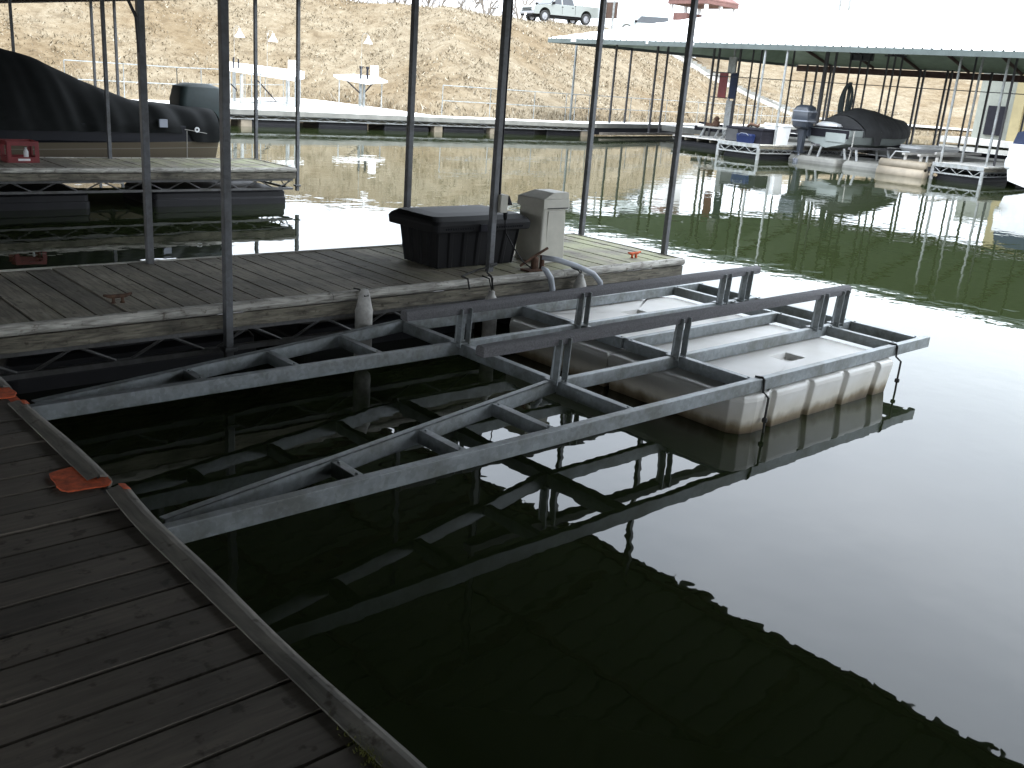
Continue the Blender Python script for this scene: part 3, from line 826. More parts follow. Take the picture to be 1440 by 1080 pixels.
b_ = MB(); b_.lathe((4.22, 15.1, DZ + .02), [(.03, 0), (.034, .01), (.034, .13), (.014, .17), (.014, .19)], 10)
tag(b_.build('bottle', M['white'], smooth=True), 'small pale plastic bottle standing inside the red crate', 'bottle')

def hull_mesh(L, beam, z_keel, z_chine, z_gun, bow_rise, n=18, stern=.9):
    """stern at x=0, bow at x=L, centred on y=0; rings of 7 points"""
    rings = []
    for i in range(n + 1):
        t = i / n; x = L * t
        hb = beam / 2 * (stern + (1 - stern) * min(1, t * 4)) * (1 - max(0, (t - .45) / .55) ** 2.3)
        hb = max(hb, .02); up_ = max(0, (t - .5) / .5) ** 2
        zg = z_gun + bow_rise * up_; zc_ = z_chine + (z_gun - z_chine) * .75 * up_; zk = z_keel + (z_gun - z_keel) * .8 * up_ ** 1.6
        zm = (zc_ + zg) / 2 + .04
        rings.append([(x, -hb, zg), (x, -hb * .99, zm), (x, -hb * .84, zc_), (x, 0, zk), (x, hb * .84, zc_), (x, hb * .99, zm), (x, hb, zg)])
    return rings
def hull_build(rings, mat, par, name='hull'):
    m = MB(); m.loft(rings, True, True); return m.build(name, mat, par, smooth=False, bevel=.01)
def cover_mesh(rings, ridge, drop=.22, out=.05, nseg=14, fold=.03, seed=0, t0=0.0, skirt=None, flat=0):
    """canvas draped over the hull: rises to ridge(t) on the centre line, hangs drop below the gunwale"""
    m = MB(); secs = []; n = len(rings) - 1
    sub = 5; NN = n * sub
    for j in range(NN + 1):
        tt = t0 + (1 - t0) * j / NN; f_ = tt * n; i0 = min(int(f_), n - 1); w_ = f_ - i0
        x = rings[i0][0][0] * (1 - w_) + rings[i0 + 1][0][0] * w_
        hb = -(rings[i0][0][1] * (1 - w_) + rings[i0 + 1][0][1] * w_); zg = rings[i0][0][2] * (1 - w_) + rings[i0 + 1][0][2] * w_
        zr = ridge(tt); dr = drop if not skirt else skirt(tt)
        pts = []
        for k in range(nseg * 2 + 1):
            u_ = -1 + k / nseg; au = abs(u_)
            if au > .8:      # skirt
                q = (au - .8) / .2; y = (hb + out) ; z = zg - dr * q + .03
            else:
                q = au / .8; y = (hb + out) * (q ** .9); z = zg + .03 + (zr - zg) * (1 - q ** (1.9 + flat * max(0, 1 - tt / .25)))
            fo = noise.noise((x * 2.3 + seed, u_ * 1.2, seed)) * .6 + noise.noise((x * 6.5 + u_ * 1.5, seed, u_ * .7)) * .5
            am = fold * (.25 + au)
            y += am * fo * .9; z += am * fo * .5 * (1 - .5 * (au > .8))
            pts.append((x, math.copysign(1, u_) * y if u_ else 0, z))
        secs.append(pts)
    m.loft(secs, False, False)
    # close both ends with a short hanging hem
    for s_, dx in ((secs[0], -.03), (secs[-1], .03)): m.add([(x + dx, y, z - .02) for x, y, z in s_], [tuple(range(len(s_)))])
    return m

cbt = thing('covered_boat', 'tan hulled motorboat under a black tarp, moored behind the second finger dock', 'boat')
rings = hull_mesh(6.3, 2.3, .12, .42, 1.05, .25)
hull_build(rings, M['hull'], cbt)
def ridge1(t):
    # from stern: low aft deck, rising to the windscreen hump, then falling to the bow
    P = [(0, 1.30), (.10, 1.33), (.2, 1.38), (.32, 1.66), (.44, 1.98), (.52, 2.10), (.6, 2.12), (.75, 1.9), (1, 1.35)]
    for (a_, za), (b_, zb_) in zip(P[:-1], P[1:]):
        if t <= b_:
            q = (t - a_) / (b_ - a_); return za + (zb_ - za) * q
    return 1.3
o = cover_mesh(rings, ridge1, .16, .05, 14, .10, 2, flat=5, skirt=lambda t: .30 if t < .08 else .15 + .1 * max(0, t - .4)).build('tarp_cover', M['tarp'], cbt, smooth=True)
md = o.modifiers.new('s', 'SUBSURF'); md.levels = 1; md.render_levels = 1
m = MB(); m.loft([[(x, y, z) for x, y, z in rrect(-.07, 0, hx, hy, .12, zz)] for zz, hx, hy in ((.95, .38, .26), (1.1, .44, .30), (1.45, .43, .30), (1.68, .38, .26), (1.74, .24, .16))])
m.build('motor_cover', M['tarp_g'], cbt, smooth=True, bevel=.02)
m = MB(); m.loft([rrect(-.18, 0, .10, .08, .03, z) for z in (.1, 1.0)]); m.box(-.24, .0, -.12, .12, .75, 1.0); m.loft([rrect(-.24, 0, .2, .05, .03, z) for z in (.02, .1)])
m.build('motor_leg', M['motor'], cbt)
m = MB(); m.box(1.02, 1.16, 1.2, 1.262, 1.03, 1.16); m.build('cover_tag', M['silver'], cbt)
m = MB(); 
m.add([(.48 + .045 * math.cos(t), 1.212, 1.0 + .045 * math.sin(t)) for t in [2 * PI * k / 16 for k in range(16)]] + [(.48 + .02 * math.cos(t), 1.212, 1.0 + .02 * math.sin(t)) for t in [2 * PI * k / 16 for k in range(16)]], [(k, (k + 1) % 16, 16 + (k + 1) % 16, 16 + k) for k in range(16)])
o = m.build('emblem', M['white'], cbt); md = o.modifiers.new('s', 'SOLIDIFY'); md.thickness = .012
m = MB(); m.tube([(.66, 1.2, .98), (.668, 1.205, .7), (.67, 1.2, .35)], .006, 5); m.tube([(.3, 1.2, .94), (.55, 1.208, .98), (.7, 1.205, 1.0)], .006, 5); m.build('cover_strap', M['rope_lt'], cbt)
cbt.location = (7.85, 17.6, 0); cbt.rotation_euler = (0, 0, PI)

# ------------------------------------------------------------------ far walkway, left of the big roof
def plank_deck(mb, poly_rows, z):
    pass
fw = thing('far_walkway', 'bleached walkway dock with truss edge and black floats along the far bank', 'dock', (25, 33, 0))
m = MB(); boards(m, 10, 34, 32.15, 33.7, .3, 'y', random.Random(11), DZ, .05, .012); m.build('decking', M['whitewood'], fw)
m = MB(); poly = [(11, 33.72), (25.6, 33.72), (26.2, 38), (26.4, 44), (25.2, 45.6), (19.2, 40.2), (15.5, 36.2), (11, 35.2)]
m.prism(poly, 'z', DZ - .06, DZ + .002); m.build('platform', M['whitewood'], fw)
m = MB(); m.box(10, 34, 32.06, 32.148, DZ - .17, DZ + .004); m.build('fascia_board', M['grey'], fw)
m = MB(); m.box(10, 34, 32.5, 32.6, .2, DZ - .06); m.box(10, 34, 33.2, 33.3, .2, DZ - .06); m.build('stringer', M['fascia'], fw)
m = MB(); truss(m, 10, 34, 32.2, DZ - .19, .26, .85, .014); m.build('truss', M['galv_lt'], fw)
for k in range(8):
    xx = 10.4 + k * 2.95
    m = MB(); dock_float(m, xx, xx + 2.2, 32.3, 33.5, .235); m.build('float', M['float'], fw, bevel=.01)
for xx in (16.1, 24.6, 27.6, 33.2):
    m = MB(); m.box(xx, xx + .42, 32.22, 32.5, -.1, .25); m.build('float_block', M['tan'], fw, bevel=.02)

# gangway carrying on to the right, a little turned
gw = thing('far_gangway', 'pale timber gangway dock with thin railing running right below the bank', 'dock', (34, 33, 0))
ang = math.atan2(2.6, 10); ca, sa = math.cos(ang), math.sin(ang)
def GW(l, w_): return (34.05 + l * ca - w_ * sa, 32.5 + l * sa + w_ * ca)
m = MB(); k = 0
while k < 52:
    q = [GW(k, 0), GW(k + .285, 0), GW(k + .285, 1.5), GW(k, 1.5)]
    m.prism(q, 'z', DZ - .05, DZ); k += .3
m.build('decking', M['whitewood'], gw)
m = MB(); m.bar((*GW(0, -.04), DZ - .1), (*GW(52, -.04), DZ - .1), .06, .2); m.build('fascia_board', M['grey'], gw)
m = MB(); m.bar((*GW(0, .3), .22), (*GW(52, .3), .22), .5, .3); m.build('pontoon_beam', M['dkgrey'], gw)
m = MB(); m.bar((*GW(.5, -.3), .14), (*GW(11, -.5), .12), .16, .1); m.build('drift_log', M['bark'], gw)
def railing(par, pts, z0, h, posts_every=2.3):
    m = MB()
    for (a_, b_) in zip(pts[:-1], pts[1:]):
        A = Vector((*a_, z0)); B = Vector((*b_, z0)); L = (B - A).length; n = max(1, round(L / posts_every))
        for hh in (h, h * .5): m.tube([A + Vector((0, 0, hh)), B + Vector((0, 0, hh))], .018, 5)
        for i in range(n + 1):
            p = A.lerp(B, i / n); m.tube([p, p + Vector((0, 0, h))], .018, 5)
    return m
railing(fw, [(26.0, 33.6), (34, 33.6)], DZ, 1.25).build('railing', M['galv'], fw)
railing(gw, [GW(0, 1.45), GW(52, 1.45)], DZ, 1.25).build('railing', M['galv'], gw)
railing(fw, [(11.2, 35.1), (15.5, 36.1), (19.2, 40.1), (25.0, 45.4)], DZ, 1.2, 2.4).build('railing', M['galv'], fw)

# fish-cleaning stations with hanging lamps
def lamp(label, x, y, z, par_z=DZ):
    t = thing('dock_lamp', label, 'lamp', (x, y, par_z), 'white cone lamps over the cleaning tables')
    m = MB(); m.lathe((x, y, z - .17), [(.20, 0), (.19, .03), (.05, .24), (.045, .32), (.02, .33)], 14); m.build('lamp_shade', M['white'], t, smooth=False)
    m = MB(); m.tube([(x, y, z + .15), (x, y + .06, z + .24), (x, y + .35, z + .26), (x, y + .5, z + .15), (x, y + .5, par_z)], .007, 5); m.build('lamp_pole', M['galv_lt'], t)
t1 = thing('cleaning_table', 'long white tilted cleaning table on steel legs at the left end of the far platform', 'table', (19.5, 37, DZ))
m = MB(); q = [(17.3, 36.0, 1.86), (20.35, 36.0, 1.62), (21.0, 36.4, 1.74), (22.4, 38.8, 1.95), (18.7, 38.8, 2.12)]
m.loft([[(x, y, z - .07) for x, y, z in q], [(x, y, z) for x, y, z in q]]); m.build('table_top', M['white'], t1, bevel=.02)
for (lx, ly, zt) in ((17.6, 36.2, 1.74), (20.2, 36.3, 1.55), (21.9, 38.4, 1.83), (18.9, 38.4, 2.0), (18.1, 36.15, 1.7)):
    m = MB(); m.box(lx - .05, lx + .05, ly - .05, ly + .05, DZ, zt); m.build('leg', M['galv_lt'], t1)
for (p_, q_) in (((17.4, 36.3, 1.6), (17.95, 36.3, 1.1)), ((18.9, 36.4, 1.5), (19.7, 36.4, .75)), ((20.9, 36.7, 1.6), (21.4, 37.5, 1.1)), ((18.9, 36.4, .72), (20.2, 36.4, .72))):
    m = MB(); m.bar(p_, q_, .04, .04); m.build('brace', M['dkgrey'], t1)
m = MB()
for (x, y, h) in ((18.0, 36.6, .3), (18.35, 36.9, .25), (19.7, 38.2, .4)): m.tube([(x, y, 1.85), (x, y, 2.0 + h)], .03, 6)
m.build('tap', M['dkgrey'], t1)
m = MB(); m.box(21.3, 21.68, 38.0, 38.3, 1.98, 2.36); tag(m.build('white_box', M['white'], bevel=.02), 'white box standing on the left cleaning table', 'box')
m = MB(); m.box(17.32, 17.42, 35.9, 36.0, DZ, 1.72); tag(m.build('yellow_pole', M['yellowpaint'], bevel=.01), 'yellow pole standing in front of the left cleaning table', 'pole')
m = MB()
for (x, y) in ((18.4, 35.2), (19.9, 35.2), (18.4, 35.9), (19.9, 35.9)): m.tube([(x, y, DZ), (x, y, 1.75)], .022, 5)
for z in (DZ + .1, 1.75):
    m.tube([(18.4, 35.2, z), (19.9, 35.2, z), (19.9, 35.9, z), (18.4, 35.9, z), (18.4, 35.2, z)], .022, 5)
tag(m.build('pipe_rack', M['galv']), 'open pipe rack standing on the white far platform under the left table', 'rack')
t2 = thing('cleaning_table', 'smaller white cleaning table on a single braced pedestal, right on the far platform', 'table', (25, 38.5, DZ))
m = MB(); q = [(23.5, 37.9, 1.82), (25.0, 37.9, 1.66), (26.15, 37.9, 1.80), (26.5, 39.2, 1.95), (25.4, 39.6, 1.98), (24.2, 39.4, 1.90)]
m.loft([[(x, y, z - .09) for x, y, z in q], [(x, y, z) for x, y, z in q]]); m.build('table_top', M['white'], t2, bevel=.02)
m = MB(); m.box(25.0, 25.1, 38.4, 38.5, DZ, 1.75); m.box(25.2, 25.28, 38.4, 38.5, DZ, 1.75); m.build('pedestal', M['galv'], t2)
for (p_, q_) in (((25.0, 38.45, 1.2), (24.3, 38.45, 1.7)), ((25.25, 38.45, 1.2), (25.75, 38.45, 1.7))):
    m = MB(); m.bar(p_, q_, .045, .045); m.build('brace', M['dkgrey'], t2)
for (lx, ly) in ((23.75, 38.15), (26.0, 38.15)):
    m = MB(); m.box(lx - .02, lx + .02, ly - .02, ly + .02, DZ, 1.72); m.build('leg', M['galv_lt'], t2)
m = MB()
for x in (25.15, 25.5): m.tube([(x, 38.6, 1.8), (x, 38.6, 2.3)], .05, 6); m.tube([(x - .06, 38.6, 2.3), (x + .06, 38.6, 2.3)], .06, 6)
m.build('tap', M['dkgrey'], t2)
m = MB(); m.box(25.72, 25.98, 38.4, 38.7, 1.86, 2.42); tag(m.build('white_box', M['white'], bevel=.02), 'white box standing on the right cleaning table', 'box')
lamp('leftmost of the three white cone lamps, over the left cleaning table', 18.97, 38, 3.25)
lamp('middle of the three white cone lamps, over the left cleaning table', 20.45, 38, 3.2)
lamp('white cone lamp over the right cleaning table', 25.1, 38, 3.48)

# ------------------------------------------------------------------ big covered dock on the right
br = thing('dock_roof', 'long white metal roof with a green-grey eave over the far slips', 'roof', (40, 20, 4.3))
EX, EZ2 = 33.5, 4.30
RX, RZ, BX, BZ = 43., 6.42, 51.2, 4.4
def slope_sheet(name, pts_e, pts_r, mat):
    m = MB(); m.add(pts_e + pts_r[::-1], [tuple(range(len(pts_e) + len(pts_r)))]); return sheet(m, name, mat, br, .03)
# front slope, ribbed; its left end is cut along the hip
m = MB(); prof = []; y = -22.; pitch = .34
while y < 35.0:
    prof += [(y, 0), (y + pitch * .72, 0), (y + pitch * .8, .045), (y + pitch * .93, .045), (y + pitch * .99, 0)]; y += pitch
top = []
for p, q in prof:
    if p <= 31.2: top.append((RX, p, RZ + q))
    else:
        t = (35.3 - p) / (35.3 - 31.2); top.append((EX + (RX - EX) * max(t, 0.01), p, EZ2 + (RZ - EZ2) * max(t, .01) + q * .5))
m.add([(EX, p, EZ2 + q) for p, q in prof] + top, [(i, i + 1, len(prof) + i + 1, len(prof) + i) for i in range(len(prof) - 1)])
sheet(m, 'roof_panel', M['whiteroof'], br, .01)
slope_sheet('roof_panel', [(BX, -22, BZ), (BX, 32.8, BZ)], [(RX, -22, RZ), (RX, 31.2, RZ)], M['whiteroof'])
slope_sheet('roof_panel', [(EX, 35.3, EZ2), (BX, 32.8, BZ)], [(RX, 31.2, RZ), (RX - .02, 31.2, RZ)], M['whiteroof'])
# lining under the sheets
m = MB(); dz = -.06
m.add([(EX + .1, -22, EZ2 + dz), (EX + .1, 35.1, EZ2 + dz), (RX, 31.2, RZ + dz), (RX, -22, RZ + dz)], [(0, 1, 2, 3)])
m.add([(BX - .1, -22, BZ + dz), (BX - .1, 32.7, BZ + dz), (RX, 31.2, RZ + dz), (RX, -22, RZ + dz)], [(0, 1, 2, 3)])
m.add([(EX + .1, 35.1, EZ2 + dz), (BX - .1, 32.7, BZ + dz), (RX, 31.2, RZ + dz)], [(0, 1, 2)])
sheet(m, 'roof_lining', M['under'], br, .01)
m = MB(); m.box(EX - .02, EX + .05, -22, 35.3, EZ2 - .20, EZ2 - .012); m.build('gutter', M['eave'], br)
m = MB(); m.bar((EX + .07, 35.3, EZ2 - .11), (BX, 32.8, BZ - .11), .06, .18); m.build('gutter', M['eave'], br)
m = MB(); m.box(BX - .25, BX - .1, -22, 32.7, BZ - .42, BZ - .1); m.build('back_beam', M['redwood'], br)
for k in range(20):
    yy = 30.5 - k * 2.6
    m = MB(); m.bar((EX + .3, yy, EZ2 - .06), (RX, yy, RZ - .2), .06, .16); m.bar((BX - .3, yy, BZ - .06), (RX, yy, RZ - .2), .06, .16); m.build('rafter', M['redwood'], br)
m = MB(); m.tube([(36.5, 28.0, 3.1), (36.5, -10, 3.05)], .016, 5); m.build('tie_rod', M['post_dk'], br)
for (yy, w_) in ((33.4, .3), (26.5, .12), (29.0, .1)):
    m = MB(); m.box(EX - .06, EX - .02, yy, yy + w_, EZ2 - .13, EZ2 - .03); m.build('gutter_clip', M['white'], br)

cd = thing('covered_walkway', 'main walkway dock under the white roof with rows of dark roof posts', 'dock', (42, 20, 0))
m = MB(); boards(m, 41.2, 43.6, -20, 34, .3, 'x', random.Random(12), DZ, .05); m.build('decking', M['whitewood'], cd)
m = MB(); m.box(41.1, 41.19, -20, 34, .3, DZ); m.build('fascia_board', M['grey'], cd)
for k in range(12):
    m = MB(); dock_float(m, 41.3, 43.4, -16 + k * 4, -13 + k * 4, .22); m.build('float', M['float'], cd)
FA = finger('slip_dock', 'pale finger dock under the white roof holding the dark box and blue cooler', 32.45, 41.1, 21.95, 23.85, 'whitewood', 'rail', [], 4, far=True, pitch=.3, fl=[(32.7, 35.2), (36, 38.5)], seed=21)
FB = finger('slip_dock', 'pale finger dock with four light posts beside the tan float tanks', 34.45, 41.1, 14.2, 15.95, 'whitewood', 'rail', [], 4, far=True, pitch=.3, fl=[(34.6, 37.0), (37.8, 40)], seed=22)
for o in (FA, FB): # their outer ends face the camera: mirror the end boards
    pass
for fx, ya, yb, par in ((32.45, 21.95, 23.85, FA), (34.45, 14.2, 15.95, FB)):
    m = MB(); m.box(fx - .035, fx - .002, ya - .03, yb + .03, DZ - .13, DZ + .012); m.build('end_rail', M['galv_lt'], par)
    m = MB()
    m.bar((fx, ya + .04, .24), (fx, yb - .04, .24), .05, .05)
    for yy in (ya, yb): m.box(fx - .04, fx + .04, yy - .05, yy + .05, .0, DZ - .14)
    n = 3
    for i in range(n):
        a_ = ya + (yb - ya) * i / n + .05; b2 = ya + (yb - ya) * (i + 1) / n - .05
        m.tube([(fx, a_, DZ - .14), (fx, (a_ + b2) / 2, .26), (fx, b2, DZ - .14)], .016, 5)
    m.build('end_truss', M['galv_lt'], par)
def fpost(x, y, par, mat, ztop=None, w_=.065):
    if ztop is None:
        ztop = EZ2 - .1 + (x - EX) * (RZ - EZ2) / (RX - EX) if x < RX else BZ - .1 + (BX - x) * (RZ - BZ) / (BX - RX)
        ztop = min(ztop, 5.9)
    m = MB(); m.box(x - w_ / 2, x + w_ / 2, y - w_ / 2, y + w_ / 2, .3, ztop); m.build('roof_post', M[mat], par)
for (x, y) in ((33.6, 23.05), (33.6, 22.05)): fpost(x, y, FA, 'galv_lt')
for (x, y) in ((38.5, 23.3), (37.2, 22.1)): fpost(x, y, FA, 'post_dk', None, .13 if x > 38 else .08)
for (x, y) in ((34.8, 15.88), (36.5, 15.88), (35.0, 14.36)): fpost(x, y, FB, 'galv_lt')
fpost(36.5, 14.7, FB, 'post_dk')
for (x, y) in ((42, 24.2), (42, 23.7), (42, 23.3), (42, 22.4), (42, 22.08), (42, 21.74), (42.6, 16.4), (42.6, 15.5), (42.6, 12.5), (42.6, 18.8)): fpost(x, y, cd, 'post_dk')
for (x, y) in ((43.2, 30.35), (41.4, 28.6), (43.4, 28.1)): fpost(x, y, cd, 'post_dk')
for yy in (23.75, 22.08):
    m = MB(); m.bar((42, yy - .5, 5.1), (42, yy - .1, 4.5), .07, .07); m.bar((42, yy + .5, 5.1), (42, yy + .1, 4.5), .07, .07); m.bar((42, yy - .5, 4.5), (42, yy + .5, 4.5), .07, .07); m.build('post_brace', M['post_dk'], cd)
m = MB(); m.box(42.05, 42.2, 23.2, 24.3, 4.25, 4.75); m.build('sign_board', M['post_dk'], cd)
# outer row of posts on a narrow rear dock
rb = thing('rear_dock', 'narrow dock along the back eave of the white roof with thin posts', 'dock', (49, 20, 0))
m = MB(); boards(m, 48.4, 49.6, -10, 32, .3, 'x', random.Random(13), DZ, .05); m.build('decking', M['whitewood'], rb)
m = MB(); m.box(48.3, 48.39, -10, 32, .05, DZ); m.build('fascia_board', M['dkgrey'], rb)
for y in (30.77, 30.17, 29.3, 24.3, 24.08, 22.9, 22.68, 20.75): fpost(49, y, rb, 'post_dk', 4.3, .09)
# posts at the left end, standing on the far walkway and gangway
for (x, y, par, mat) in ((35.5, 35.35, gw, 'galv'), (36.9, 33.95, gw, 'post_dk'), (38.7, 34.55, gw, 'post_dk'), (37.3, 33.4 - 1.75, gw, 'post_dk'), (38.6, 32.1, gw, 'post_dk')):
    fpost(x, y, par, mat, 4.3 if x < 36 else 4.6, .08)

ht = thing('hoist_frame', 'dark hoist frame with angled braces beside the red and navy panels', 'hoist', (38, 27.6, 0))
for (y, mat) in ((28.85, 'post_dk'), (28.55, 'post_dk'), (27.7, 'galv_lt'), (27.38, 'post_dk')):
    m = MB(); m.box(38 - .04, 38 + .04, y - .04, y + .04, .3, 4.35); m.build('upright', M[mat], ht)
m = MB()
for (ya, yb) in ((28.87, 29.2), (28.53, 28.2), (27.38, 27.62)): m.bar((38, ya, 4.35), (38, yb, 4.9), .06, .06)
m.bar((38, 28.85, 4.35), (38, 29.9, 4.35), .05, .05); m.bar((38, 28.53, 4.35), (38, 27.4, 4.35), .05, .05)
m.bar((38, 27.4, 3.3), (38, 28.9, 3.3), .05, .05); m.bar((38, 27.4, 2.2), (38, 28.75, 2.2), .05, .05); m.build('crossbar', M['post_dk'], ht)
m = MB(); m.box(37.9, 37.95, 27.85, 28.3, 2.2, 3.28); m.build('red_panel', M['red'], ht, bevel=.01)
m = MB(); m.box(37.9, 37.95, 27.3, 27.68, 2.2, 3.28); m.build('navy_panel', M['navy'], ht, bevel=.01)
m = MB(); m.box(37.9, 38.0, 27.5, 27.9, 3.32, 4.0); m.build('pale_panel', M['galv_lt'], ht)
m = MB(); m.box(37.9, 38.0, 27.42, 27.75, .6, 2.1); m.build('pale_panel', M['galv_lt'], ht)
ld = finger('low_dock', 'low grey slip dock with pump and bench left of the dark box', 35.8, 41.1, 26.1, 28.9, 'whitewood', 'rail', [], 1, far=True, pitch=.3, fl=[(36, 38), (38.4, 40.6)], seed=31, z=.42)
bn = thing('bench', 'small grey bench with splayed legs on the low slip dock', 'bench', (37, 27.3, .42))
m = MB(); m.box(36.6, 37.0, 26.5, 28.2, .85, .92); m.build('seat', M['conc'], bn)
for yy in (26.7, 27.1, 27.9):
    m = MB(); m.bar((36.62, yy + .1, .42), (36.8, yy, .86), .07, .07); m.build('leg', M['galv_lt'], bn)
pm = thing('pump', 'dark rusty winch pump standing on the bench of the low slip dock', 'pump', (36.9, 27.4, .92))
m = MB(); m.lathe((36.9, 27.4, .92), [(.1, 0), (.16, .05), (.17, .2), (.10, .28), (.14, .36), (.05, .46)], 8); m.box(36.8, 37.0, 27.5, 27.9, .92, 1.06); m.build('pump_body', M['rust'], pm)
m = MB(); m.bar((38.2, 29.5, .75), (38.2, 27.0, .75), .3, .22); m.bar((38.0, 29.2, 1.0), (38.2, 28.0, .95), .12, .1); tag(m.build('timber_stack', M['dkgrey'], bevel=.02), 'dark timbers piled at the back of the low slip dock', 'timber')

# boxes on the slip dock
dk = thing('deck_box', 'dark grey deck box on the pale slip dock behind the blue cooler', 'deck box', (33.2, 23, DZ))
m = MB(); m.loft([rrect(33.25, 22.98, .45, .84, .03, z) for z in (DZ + .004, DZ + .50)]); m.build('box_body', M['dkgrey'], dk, bevel=.01)
m = MB(); m.loft([rrect(33.25, 22.98, .48, .87, .03, DZ + .505), rrect(33.25, 22.98, .47, .86, .03, DZ + .58)]); m.build('box_lid', M['dkgrey'], dk, bevel=.01)
m = MB(); m.box(32.775, 32.785, 23.25, 23.8, DZ + .03, DZ + .48); m.build('end_panel', M['tarp_grey'], dk)
m = MB(); m.tube([(33.2, 23.1, 1.2), (33.1, 22.9, 1.3), (33.3, 22.7, 1.22), (33.2, 22.6, 1.28)], .06, 6); tag(m.build('rope_bundle', M['rust'], smooth=True), 'brown bundle of rope lying on the dark deck box', 'rope')
cl = thing('cooler', 'small blue cooler in front of the dark deck box', 'cooler', (32.6, 22.75, DZ))
m = MB(); m.loft([rrect(32.6, 22.72, .13, .32, .03, DZ + .004), rrect(32.6, 22.72, .15, .35, .03, DZ + .27)]); m.build('cooler_body', M['blue'], cl, bevel=.01)
m = MB(); m.loft([rrect(32.6, 22.72, .155, .36, .04, DZ + .272), rrect(32.6, 22.72, .14, .34, .05, DZ + .35)]); m.build('cooler_lid', M['blue'], cl, bevel=.01)
m = MB(); m.tube([(32.44, 22.5, DZ + .3), (32.42, 22.6, DZ + .37), (32.42, 22.85, DZ + .37), (32.44, 22.95, DZ + .3)], .012, 5); m.build('handle', M['silver'], cl)
wb = thing('white_bin', 'white lidded bin at the near edge of the pale slip dock', 'bin', (34, 22.1, DZ))
m = MB(); m.loft([rrect(34.0, 22.25, .3, .36, .05, DZ + .004), rrect(34.0, 22.25, .34, .42, .05, DZ + .72)]); m.build('bin_body', M['white'], wb, bevel=.01)
m = MB(); m.loft([rrect(34.0, 22.25, .37, .46, .05, DZ + .722), rrect(34.0, 22.25, .36, .44, .06, DZ + .80)]); m.build('bin_lid', M['white'], wb, bevel=.01)

# hose coil on a post
hr = MB(); 
for k in range(5):
    q = [(37.9 + .03 * k * math.cos(t), 21.72 + (.20 + .012 * k) * math.sin(t) + .03 * k - .05, 2.45 + (.62 + .02 * k) * math.cos(t)) for t in [2 * PI * i / 20 for i in range(21)]]
    hr.tube(q, .035, 5)
hr.box(37.95, 38.03, 21.66, 21.78, .5, 3.2)
tag(hr.build('hose_coil', M['tarp_g'], smooth=False), 'dark green hose coiled on a post behind the covered boat under the white roof', 'hose')

# ------------------------------------------------------------------ covered boat on its lift under the white roof
fb = thing('covered_boat', 'grey motorboat with a charcoal cover and exposed stern under the white roof', 'boat')
rings2 = hull_mesh(6.1, 2.25, .60, .80, 1.32, .12, stern=.86)
hull_build(rings2, M['boatgrey'], fb)
def ridge2(t):
    P = [(0, 1.5), (.2, 1.95), (.32, 2.12), (.48, 2.05), (.7, 1.85), (.9, 1.75), (1, 1.45)]
    for (a_, za), (b_, zb_) in zip(P[:-1], P[1:]):
        if t <= b_: return za + (zb_ - za) * (t - a_) / (b_ - a_)
    return 1.4
o = cover_mesh(rings2, ridge2, .2, .05, 12, .07, 5, t0=.14, skirt=lambda t: .55 if .24 < t < .34 else .26).build('canvas_cover', M['tarp_grey'], fb, smooth=True)
m = MB(); m.box(-.02, .9, -1.0, 1.0, 1.322, 1.36); m.build('aft_deck', M['dkgrey'], fb, bevel=.01)
m = MB(); m.box(-.03, -.002, -.95, .95, 1.0, 1.3); m.build('transom_panel', M['dkgrey'], fb)
m = MB(); m.box(-.045, -.032, -.85, .05, .85, 1.18); m.build('transom_plate', M['boatgrey'], fb, bevel=.02)
m = MB(); m.loft([[(x, y + .25 * math.sin(k), z) for x, y, z in rrect(.35 + .1 * k, .35 - k * .25, .2 - .02 * k, .16, .08, 1.37)] for k in range(1)] + [rrect(.35, .2, .26, .5, .1, 1.40), rrect(.38, .22, .2, .42, .1, 1.5), rrect(.4, .3, .1, .2, .05, 1.56)]); m.build('bundled_cloth', M['white'], fb, smooth=True)
m = MB(); m.tube([(.1, -1.1, 1.3), (.06, -1.12, .7), (-.1, -1.15, .1)], .02, 5); m.build('stern_strap', M['rope_lt'], fb)
fb.location = (35.2, 20.75, 0); fb.scale = (1.0, 1.0, 1.03); fb.rotation_euler = (0, 0, R_(-2))
ou = thing('outboard_motor', 'tilted-down dark outboard motor with silver stripes on the grey covered boat', 'outboard')
m = MB(); m.loft([rrect(0, 0, .20, .17, .06, 1.22), rrect(-.03, 0, .30, .25, .08, 1.30), rrect(-.04, 0, .36, .29, .10, 1.6), rrect(-.03, 0, .36, .28, .10, 1.88), rrect(0, 0, .30, .24, .10, 2.04), rrect(.02, 0, .18, .15, .08, 2.11)])
m.build('cowling', M['motor'], ou, smooth=True, bevel=.01)
m = MB()
for z in (1.5, 1.85): 
    m.loft([rrect(-.038, 0, .366, .296, .10, z), rrect(-.038, 0, .366, .294, .10, z + .05)])
m.build('stripe', M['silver'], ou)
m = MB(); m.loft([rrect(.02, 0, .17, .13, .05, 1.22), rrect(.03, 0, .14, .09, .04, .8), rrect(.03, 0, .13, .06, .03, .35)]); m.box(.1, .35, -.15, .15, .95, 1.25); m.box(-.25, .25, -.10, .10, .34, .37); m.build('leg', M['motor'], ou, bevel=.01)
m = MB(); m.lathe((-.02, 0, -.05), [(.05, 0), (.06, .1), (.05, .4)], 8); m.loft([rrect(0, 0, .28, .07, .05, z) for z in (-.02, .12)]); m.build('lower_unit', M['silver'], ou, bevel=.02)
m = MB()
for k in range(3):
    a_ = 2 * PI * k / 3; m.bar((-.32, .04 * math.cos(a_), .05 + .04 * math.sin(a_)), (-.30, .18 * math.cos(a_), .05 + .18 * math.sin(a_)), .10, .015)
m.build('propeller', M['chrome'], ou)
